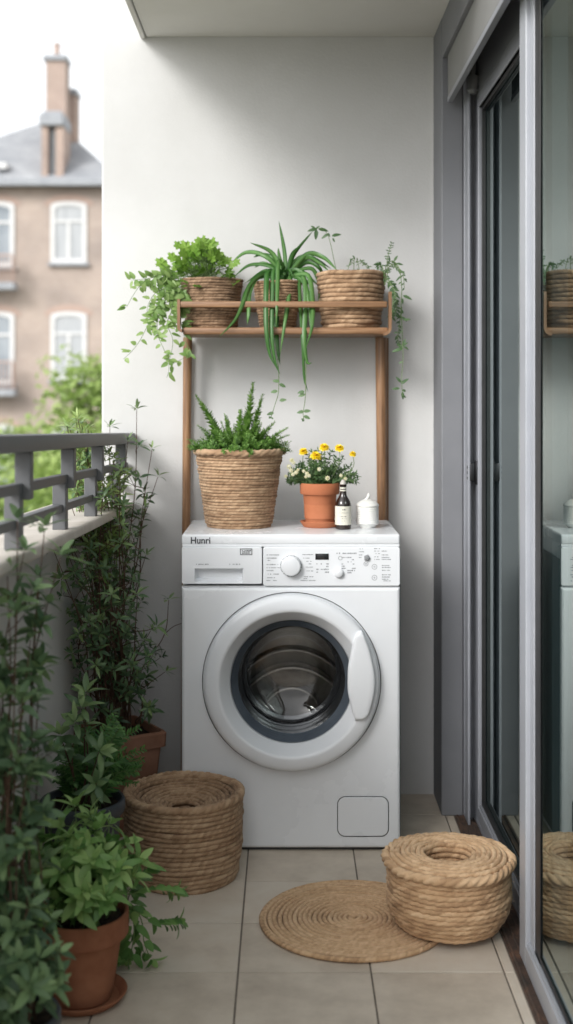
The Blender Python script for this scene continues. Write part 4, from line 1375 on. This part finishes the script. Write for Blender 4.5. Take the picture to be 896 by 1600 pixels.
# tall shrub in a square terracotta planter in the corner
cP = np.array([-.490, 3.60, 0])
t = thing('potted_plant', cP, 'tall leafy shrub with thin brown stems in a square terracotta planter in the corner', 'potted plant')
g = MB()
prof = [(.074, .0), (.076, .003), (.098, .245), (.108, .247), (.110, .285), (.106, .290), (.099, .290), (.096, .26), (.08, .04)]
V = []
for (r, z) in prof:
    for (x, y) in rrect(-r, r, -r, r, .012, 4):
        ca, sa = math.cos(.55), math.sin(.55)
        V.append((cP[0] + x * ca - y * sa, cP[1] + x * sa + y * ca, z))
g.add(V, grid_faces(len(prof), 20)); g.f.append(np.array([[k for k in range(20)][::-1]]))
g.build('planter', M['planter'], t, angle=35)
soil(cP, .104, t, .262)
tips = [at(x, y, Y) for x, y, Y in ((214, 640, 3.74), (172, 668, 3.62), (128, 664, 3.5), (110, 672, 3.45), (150, 712, 3.4), (188, 735, 3.3), (238, 702, 3.66), (247, 745, 3.7), (226, 795, 3.6), (118, 770, 3.4), (160, 780, 3.25), (92, 868, 3.35), (140, 850, 3.2), (190, 850, 3.3), (228, 868, 3.62), (264, 938, 3.6), (236, 985, 3.55), (85, 955, 3.4), (175, 930, 3.2), (215, 930, 3.35), (258, 1050, 3.55), (125, 990, 3.3), (205, 1040, 3.4), (150, 1040, 3.3), (232, 1105, 3.5), (92, 800, 3.15), (104, 835, 3.1), (80, 850, 3.05), (112, 790, 3.25), (96, 905, 3.1), (132, 760, 3.5), (200, 690, 3.6), (160, 745, 3.55), (186, 800, 3.5), (145, 900, 3.5))]
for tp in tips:   # keep everything on the balcony side of the wall
    if tp[2] < .93 and tp[0] < -.585: tp[0] = -.585
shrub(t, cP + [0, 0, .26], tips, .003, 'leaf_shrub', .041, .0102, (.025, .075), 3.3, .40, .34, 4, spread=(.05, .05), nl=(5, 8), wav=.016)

yt = [at(x, y, Y) for x, y, Y in ((120, 660, 3.45), (138, 672, 3.5), (155, 690, 3.5), (112, 690, 3.4), (170, 700, 3.55), (130, 720, 3.45), (150, 735, 3.4), (185, 745, 3.5), (165, 765, 3.45), (122, 655, 3.4), (105, 665, 3.42), (178, 720, 3.6), (140, 790, 3.35))]
for tp in yt:
    if tp[2] < .93 and tp[0] < -.585: tp[0] = -.585
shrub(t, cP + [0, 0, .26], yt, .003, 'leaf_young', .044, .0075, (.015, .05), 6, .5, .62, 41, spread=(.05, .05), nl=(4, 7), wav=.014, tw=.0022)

# slate grey pot with feathery foliage
cS = np.array([-.488, 2.985, 0])
t = thing('potted_plant', cS, 'low feathery green plant in the slate grey pot beside the open rope basket', 'potted plant')
g = MB(); lathe(g, [(.001, 0), (.072, 0), (.075, .003), (.090, .25), (.099, .255), (.102, .262), (.102, .280), (.099, .286), (.093, .286), (.089, .278), (.085, .2), (.07, .03)], cS, 72); g.build('pot', M['slate'], t, angle=35)
soil(cS, .088, t, .262)
lm, sm = MB(), MB()
r5 = random.Random(31)
fbs = cS + np.array([.0, .02, .262])
for k in range(62):
    x = r5.uniform(80, 226); y = 1105 + abs(x - 165) * .55 + r5.uniform(0, 110)
    tip = at(x, min(y, 1225), 2.97 + r5.uniform(-.07, .16))
    tip[0] = max(tip[0], -.59)
    b0 = fbs + np.array([r5.uniform(-.05, .05), r5.uniform(-.04, .05), 0])
    P = smooth_path([b0, b0 * .5 + tip * .5 + [0, 0, .035], tip], 12)
    tube(sm, P, .0013, .0006, 4)
    T = norm(np.gradient(P, axis=0))
    for i in range(2, 12):
        for sgn in (-1, 1):
            sd = norm(np.cross(T[i], [r5.uniform(-.3, .3), .9, .5])) * sgn
            ll = .038 * (1.1 - i / 14) * r5.uniform(.8, 1.1)
            for q in range(2):
                p = P[i] + (P[min(i + 1, 11)] - P[i]) * q * .5
                leaf(lm, p, sd + T[i] * .7 + rdir() * .2, [0, -.6, .9], ll, .0055, .3, LANCE, r5.uniform(.1, .9) * .8 + .1 * (i / 12))
lm.build('feathery_leaves', M['leaf_feather'], t); sm.build('stems', M['stem_green'], t)
lm, sm = MB(), MB()
for (x, y, Y) in ((128, 1108, 2.86), (155, 1175, 2.84), (135, 1085, 2.9), (95, 1150, 2.86), (150, 1225, 2.82), (118, 1130, 2.84)):
    tip = at(x, y, Y)
    P = smooth_path([fbs + [r5.uniform(-.02, .02), -.03, 0], fbs * .5 + tip * .5 + [r5.uniform(-.02, .02), 0, 0], tip], 12)
    tube(sm, P, .0028, .0012, 6)
    whorl(lm, tip, norm(tip - fbs), 8, .055, .018, 1, LANCE, .55)
    whorl(lm, P[8], norm(tip - fbs) + rdir() * .4, 5, .05, .016, 1, LANCE, .4)
lm.build('leaves', M['leaf_shrub'], t); sm.build('woody_stems', M['stem_brown'], t)

# terracotta pot in the foreground with broad leaves
cK = np.array([-.424, 2.585, .0065])
saucer((cK[0], cK[1], .0005), .094, .020, M['terra_dull'], 'brown terracotta saucer on the floor tiles under the broad-leaved plant')
t = thing('potted_plant', cK, 'broad-leaved bright plant in a round terracotta pot in the left foreground', 'potted plant')
clay_pot(cK, .062, .097, .178, M['terra_dull'], t, .27, lip=.008)
soil(cK, .082, t, .160)
tips = []
r6 = random.Random(77)
for (x, y, dy) in ((118, 1262, .0), (75, 1290, .02), (150, 1300, -.03), (170, 1290, .05), (110, 1310, -.06), (60, 1340, .0), (195, 1320, .03), (145, 1345, -.09), (95, 1365, -.1), (185, 1360, -.06), (215, 1345, .02), (70, 1400, -.1), (130, 1395, -.12), (165, 1400, -.1), (50, 1370, .0), (100, 1330, .05), (40, 1310, .04), (160, 1330, .0), (205, 1370, -.02), (125, 1425, -.11), (60, 1430, -.1), (140, 1280, .04), (125, 1330, -.02)):
    p = at(x, y, 2.585 + dy)
    p[0] = max(p[0], -.585)
    tips.append(p)
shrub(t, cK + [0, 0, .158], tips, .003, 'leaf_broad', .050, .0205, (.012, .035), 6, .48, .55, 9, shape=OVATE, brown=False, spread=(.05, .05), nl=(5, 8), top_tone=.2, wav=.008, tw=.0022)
for i, v in enumerate(([(195, 1400), (225, 1392), (250, 1388), (272, 1392)], [(192, 1405), (215, 1425), (240, 1440), (262, 1441), (276, 1440)], [(190, 1410), (205, 1430), (210, 1455), (205, 1490), (202, 1510)], [(190, 1405), (208, 1415), (222, 1440), (225, 1470), (236, 1500)], [(185, 1405), (198, 1425), (196, 1460), (192, 1490), (190, 1515)], [(192, 1402), (215, 1375), (228, 1355)])):
    st_, lv = MB(), MB()
    Yv = 2.66 + .01 * i
    P = smooth_path([at(x, y, Yv + (.04 if i in (2, 3, 4) else 0)) for x, y in v], 16)
    P[:, 2] = np.maximum(P[:, 2], .02)
    P[0] = cK + np.array([.055, .05, .165]); P[1] = P[0] * .5 + P[2] * .5 + [0, 0, .012]
    tube(st_, P, .0016, .001, 5)
    for k in range(2, 16):
        for s_ in (-1, 1):
            if r6.random() < .58: continue
            d = norm(P[min(k + 1, 15)] - P[k - 1]); sd = norm(np.cross(d, [r6.uniform(-.4, .4), .5, .8])) * s_
            leaf(lv, P[k], sd + d * .6, [0, -.5, 1], r6.uniform(.026, .044), r6.uniform(.015, .021), .4, OVATE, r6.uniform(.2, .7), petiole=.006)
    whorl(lv, P[-1], norm(P[-1] - P[-3]), 5, .040, .018, 1, OVATE, .5)
    lv.build('trailing_leaves', M['leaf_broad'], st_.build('trailing_stem', M['stem_green'], t))

# nearest pot: tall blue-green stems at the frame edge
cN = np.array([-.480, 2.165, 0])
t = thing('potted_plant', cN, 'tall blue-green stemmed plant in a dark pot at the near left corner', 'potted plant')
g = MB(); lathe(g, [(.001, 0), (.060, 0), (.063, .003), (.078, .150), (.086, .155), (.088, .160), (.088, .176), (.085, .181), (.080, .181), (.076, .172), (.062, .03)], cN, 64); g.build('pot', M['slate'], t, angle=35)
soil(cN, .076, t, .160)
tips = []
for (x, y, dy) in ((70, 825, .12), (28, 815, .05), (95, 870, .15), (38, 862, .05), (12, 900, .0), (60, 905, .1), (25, 960, -.05), (48, 1000, .05), (8, 1020, .05), (62, 1050, .08), (35, 1090, -.05), (15, 1140, .0), (60, 1160, .1), (42, 1210, -.05), (10, 1240, .05), (55, 1290, .05), (30, 1330, -.05), (70, 1350, .1), (10, 1380, .0), (45, 1420, -.08), (20, 1450, -.08), (75, 1440, .05), (30, 1500, -.1), (60, 1500, -.08), (5, 1520, -.1), (80, 1540, -.06), (45, 1545, -.12), (-10, 950, .05), (-15, 1100, 0), (-10, 1300, 0), (90, 1490, -.05)):
    p = at(x, y, 2.165 + dy)
    p[0] = max(p[0], -.588) if p[2] < .95 else p[0]
    tips.append(p)
shrub(t, cN + [0, 0, .158], tips, .003, 'leaf_tall', .050, .0165, (.012, .05), 3.1, .45, .25, 12, shape=OVATE, spread=(.045, .04), nl=(5, 8), top_tone=.15, wav=.010, tw=.0026)

# second tall foreground plant behind it
cN2 = np.array([-.500, 2.40, 0])

# ================================================================== HOUSE ACROSS THE STREET
HY = 40.0
hx = lambda x: (x - 448) / F * HY
hzf = lambda y: CAM_Z - (y - 615) / F * HY
hs = thing('brick_house', (hx(20), HY + 4, -6.5), 'pale brick house with a slate hip roof across the street', 'house')
X0, X1 = hx(-190), hx(178)
g = MB(); bx(g, X0, X1, HY, HY + 9, -6.5, hzf(292)); g.build('wall', M['brick'], hs, smooth=False)
g = MB()
ez = hzf(286)
e0, e1 = X0 - .35, X1 + .35
ax_, az_ = hx(46), hzf(160) + .35
V = [(e0, HY - .4, ez), (e1, HY - .4, ez), (e1, HY + 9.4, ez), (e0, HY + 9.4, ez), (ax_, HY + 4.0, az_), (ax_, HY + 5.2, az_)]
g.add(V, [(0, 1, 4), (1, 2, 5, 4), (2, 3, 5), (3, 0, 4, 5), (0, 3, 2, 1)])
rf = g.build('roof', M['slateroof'], hs, smooth=False)
g = MB(); bx(g, e0 - .08, e1 + .08, HY - .52, HY - .38, hzf(294), hzf(283), .03); g.build('gutter', M['lead'], rf, smooth=False)
# chimneys and dormer
for (xa, xb, yt, yb, dY, pot) in ((72, 103, 95, 262, 1.3, True), (103, 119, 148, 262, 2.2, False)):
    k = (HY + dY) / HY
    g = MB(); bx(g, hx(xa) * k, hx(xb) * k, HY + dY, HY + dY + .75, ez, CAM_Z + (hzf(yt) - CAM_Z) * k); ch = g.build('chimney', M['brick_red'], hs, smooth=False)
    g = MB(); z = CAM_Z + (hzf(yt) - CAM_Z) * k
    bx(g, hx(xa - 4.5) * k, hx(xb + 2) * k, HY + dY - .1, HY + dY + .85, z, z + .20, .05); g.build('chimney_cap', M['lead'], ch, smooth=False)
    if pot:
        g = MB(); lathe(g, [(.001, 0), (.10, 0), (.09, .38), (.12, .40), (.12, .46), (.001, .46)], (hx(86.5) * k, HY + dY + .35, z + .2), 20); g.build('chimney_pot', M['arch'], ch)
g = MB()
for (xa, xb) in ((66, 76), (88, 100)):
    bx(g, hx(xa), hx(xb), HY - .1, HY + 1.2, ez, hzf(198))
dm = g.build('dormer', M['brick_red'], hs, smooth=False)
g = MB(); bx(g, hx(63), hx(101), HY - .25, HY + 1.25, hzf(198), hzf(180), .04); bx(g, hx(67), hx(98), HY - .1, HY + 1.2, hzf(180), hzf(174), .04); g.build('dormer_roof', M['lead'], dm, smooth=False)
g = MB(); bx(g, hx(76), hx(88), HY + .2, HY + .3, ez, hzf(199)); g.build('dormer_window', M['dim_glass'], dm, smooth=False)
g = MB(); bx(g, hx(-6), hx(11), HY - .05, HY + .55, hzf(264), hzf(254), .03); g.build('roof_light', M['white_paint'], rf, smooth=False)


def house_window(x0, x1, y0, y1, dark):
    a, b, zb, zt = hx(x0), hx(x1), hzf(y1), hzf(y0)
    rise = .11 * (b - a)
    def arc(ins):
        n = 12
        w = (b - a) / 2 - ins; cx = (a + b) / 2
        top = [(cx + w * math.cos(PI * k / n), zt - rise - ins + (rise) * math.sin(PI * k / n)) for k in range(n + 1)]
        return [(a + ins, zb + ins), (b - ins, zb + ins)] + top
    o, i = arc(0), arc(.13)
    n = len(o)
    g = MB()
    g.add([(x, HY - .06, z) for x, z in o] + [(x, HY - .06, z) for x, z in i] + [(x, HY - .001, z) for x, z in i], grid_faces(3, n))
    g.add([(x, HY - .001, z) for x, z in o] + [(x, HY - .06, z) for x, z in o], grid_faces(2, n))
    cx = (a + b) / 2
    zm = zb + (zt - zb) * .68
    bx(g, a + .1, b - .1, HY - .05, HY - .012, zm - .04, zm + .04)
    if not dark:
        bx(g, cx - .05, cx + .05, HY - .051, HY - .011, zb + .1, zm)
    w = g.build('window', M['white_paint'], hs, smooth=False)
    g = MB(); g.add([(x, HY - .010, z) for x, z in i], [tuple(range(n))]); g.build('pane', M['dim_glass' if dark else 'net'], w, smooth=False)
    g = MB(); bx(g, a - .08, b + .08, HY - .16, HY - .002, zb - .10, zb - .003, .01); g.build('sill', M['lead'], w, smooth=False)
    g = MB(); m = 12
    V = []
    for (q, e) in ((.02, .02), (.22, .24)):
        wd = (b - a) / 2 + q
        V += [(cx + wd * math.cos(PI * k / m), HY - .02, zt - rise + (rise + e) * math.sin(PI * k / m)) for k in range(m + 1)]
    g.add(V, grid_faces(2, m + 1, False)); g.build('arch', M['arch'], w, smooth=False)


for y0, y1 in ((315, 411), (487, 594), (662, 768)):
    house_window(80, 136, y0, y1, False)
    house_window(-34, 23, y0, y1 + 6, True)
    house_window(-150, -94, y0, y1, False)
for y0, y1 in ((441, 455), (604, 619)):
    g = MB(); bx(g, hx(-44), hx(30), HY - .75, HY - .17, hzf(y1), hzf(y1 - 11), .02)
    bl = g.build('balcony', M['lead'], hs, smooth=False)
    g = MB(); ztop = hzf(y1 - 52)
    for x in np.linspace(hx(-43), hx(27), 14):
        bx(g, x - .015, x + .015, HY - .72, HY - .69, hzf(y1 - 11), ztop)
    bx(g, hx(-44), hx(28), HY - .73, HY - .68, ztop, ztop + .05)
    for yy in (HY - .55, HY - .35): bx(g, hx(27) - .015, hx(27) + .015, yy, yy + .03, hzf(y1 - 11), ztop)
    g.build('balcony_rail', M['arch'], bl, smooth=False)


# trees between the balcony and the house
def tree(label, cx, cy, top, rx, rzv, seed, n=2600, ls=.16, mat='leaf_tree'):
    rr = random.Random(seed)
    t = thing('tree', (cx, cy, -6.5), label, 'tree', 'garden trees beyond the railing')
    tk = MB()
    cz = top - rzv
    tube(tk, smooth_path([(cx, cy, -6.5), (cx + .1, cy, -4), (cx - .05, cy, cz)], 10), .16, .08, 8)
    blobs = []
    for k in range(26):
        d = np.array([rr.gauss(0, 1), rr.gauss(0, 1), rr.gauss(0, 1)]); d /= np.linalg.norm(d)
        q = rr.uniform(.35, .82)
        c = np.array([cx + d[0] * rx * q, cy + d[1] * rx * q, cz + d[2] * rzv * q])
        blobs.append((c, rr.uniform(.32, .5) * rx))
        tube(tk, smooth_path([(cx, cy, cz - rzv * .6), (np.array([cx, cy, cz - rzv * .3]) + c) / 2, c], 6), .05, .012, 5)
    tk.build('trunk', M['bark'], t)
    cr = MB()
    P, Nn, T = [], [], []
    for _ in range(n):
        c, r = blobs[rr.randrange(len(blobs))]
        d = rdir(); q = r * rr.uniform(.55, 1.05)
        p = c + d * q * np.array([1, 1, .85])
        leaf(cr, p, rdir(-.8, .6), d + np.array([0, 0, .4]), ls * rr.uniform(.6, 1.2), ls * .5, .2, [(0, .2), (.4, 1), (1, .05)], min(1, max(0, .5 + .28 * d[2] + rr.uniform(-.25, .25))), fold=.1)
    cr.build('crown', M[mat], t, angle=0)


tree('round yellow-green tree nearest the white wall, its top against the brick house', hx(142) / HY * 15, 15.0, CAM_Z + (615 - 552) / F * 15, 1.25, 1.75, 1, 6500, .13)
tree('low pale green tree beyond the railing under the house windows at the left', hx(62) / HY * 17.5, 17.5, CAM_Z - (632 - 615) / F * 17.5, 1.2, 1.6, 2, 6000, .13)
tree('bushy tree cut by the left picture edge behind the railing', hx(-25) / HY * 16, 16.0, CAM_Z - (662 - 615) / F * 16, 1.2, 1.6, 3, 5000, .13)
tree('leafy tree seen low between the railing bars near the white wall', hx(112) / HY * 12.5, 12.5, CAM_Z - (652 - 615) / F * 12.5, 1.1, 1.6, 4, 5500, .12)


# ================================================================== LIGHT, SKY, CAMERA
SUN_EL, SUN_AZ = math.radians(31), math.radians(-143)   # azimuth measured from +y, clockwise positive; light comes from the left and behind
w = bpy.data.worlds.new('World'); scene.world = w; w.use_nodes = True
nt = w.node_tree; nt.nodes.clear()
sky = nt.nodes.new('ShaderNodeTexSky'); sky.sky_type = 'NISHITA'; sky.sun_disc = False
sky.sun_elevation = SUN_EL; sky.sun_rotation = SUN_AZ; sky.dust_density = 5; sky.air_density = 1.2; sky.ozone_density = 1
hsv = nt.nodes.new('ShaderNodeHueSaturation'); hsv.inputs['Saturation'].default_value = .12
bg = nt.nodes.new('ShaderNodeBackground'); bg.inputs['Strength'].default_value = .27
wo = nt.nodes.new('ShaderNodeOutputWorld')
nt.links.new(sky.outputs[0], hsv.inputs['Color']); cl = nt.nodes.new('ShaderNodeMix'); cl.data_type = 'RGBA'; cl.inputs[0].default_value = .6   # cloud cover evens the sky out
cl.inputs[7].default_value = (6.1, 6.25, 6.4, 1)
nt.links.new(hsv.outputs[0], cl.inputs[6]); nt.links.new(cl.outputs[2], bg.inputs[0]); nt.links.new(bg.outputs[0], wo.inputs[0])
sl = bpy.data.lights.new('sun', 'SUN'); sl.energy = 1.95; sl.angle = math.radians(18); sl.color = (1, .98, .95)
so = bpy.data.objects.new('sun', sl); COL.objects.link(so)
dirv = Vector((math.sin(SUN_AZ) * math.cos(SUN_EL), math.cos(SUN_AZ) * math.cos(SUN_EL), math.sin(SUN_EL)))
so.rotation_euler = dirv.to_track_quat('Z', 'Y').to_euler()
so.location = (-3, 0, 6)

cam = bpy.data.cameras.new('camera'); co = bpy.data.objects.new('camera', cam); COL.objects.link(co)
co.location = (0, 0, CAM_Z); co.rotation_euler = (PI / 2, 0, 0)
cam.sensor_fit = 'VERTICAL'; cam.sensor_height = 36; cam.sensor_width = 36
cam.lens = F / 1600 * 36
cam.shift_y = -(800 - 615) / 1600
cam.clip_start = .05; cam.clip_end = 2000
cam.dof.use_dof = True; cam.dof.focus_distance = 3.18; cam.dof.aperture_fstop = 2.5
scene.camera = co

scene.view_settings.view_transform = 'Standard'; scene.view_settings.look = 'None'; scene.view_settings.exposure = 0
scene.cycles.use_denoising = True
scene.cycles.max_bounces = 12; scene.cycles.diffuse_bounces = 5; scene.cycles.transparent_max_bounces = 16; scene.cycles.glossy_bounces = 6
scene.cycles.caustics_reflective = False; scene.cycles.caustics_refractive = False
scene.cycles.sample_clamp_indirect = 8
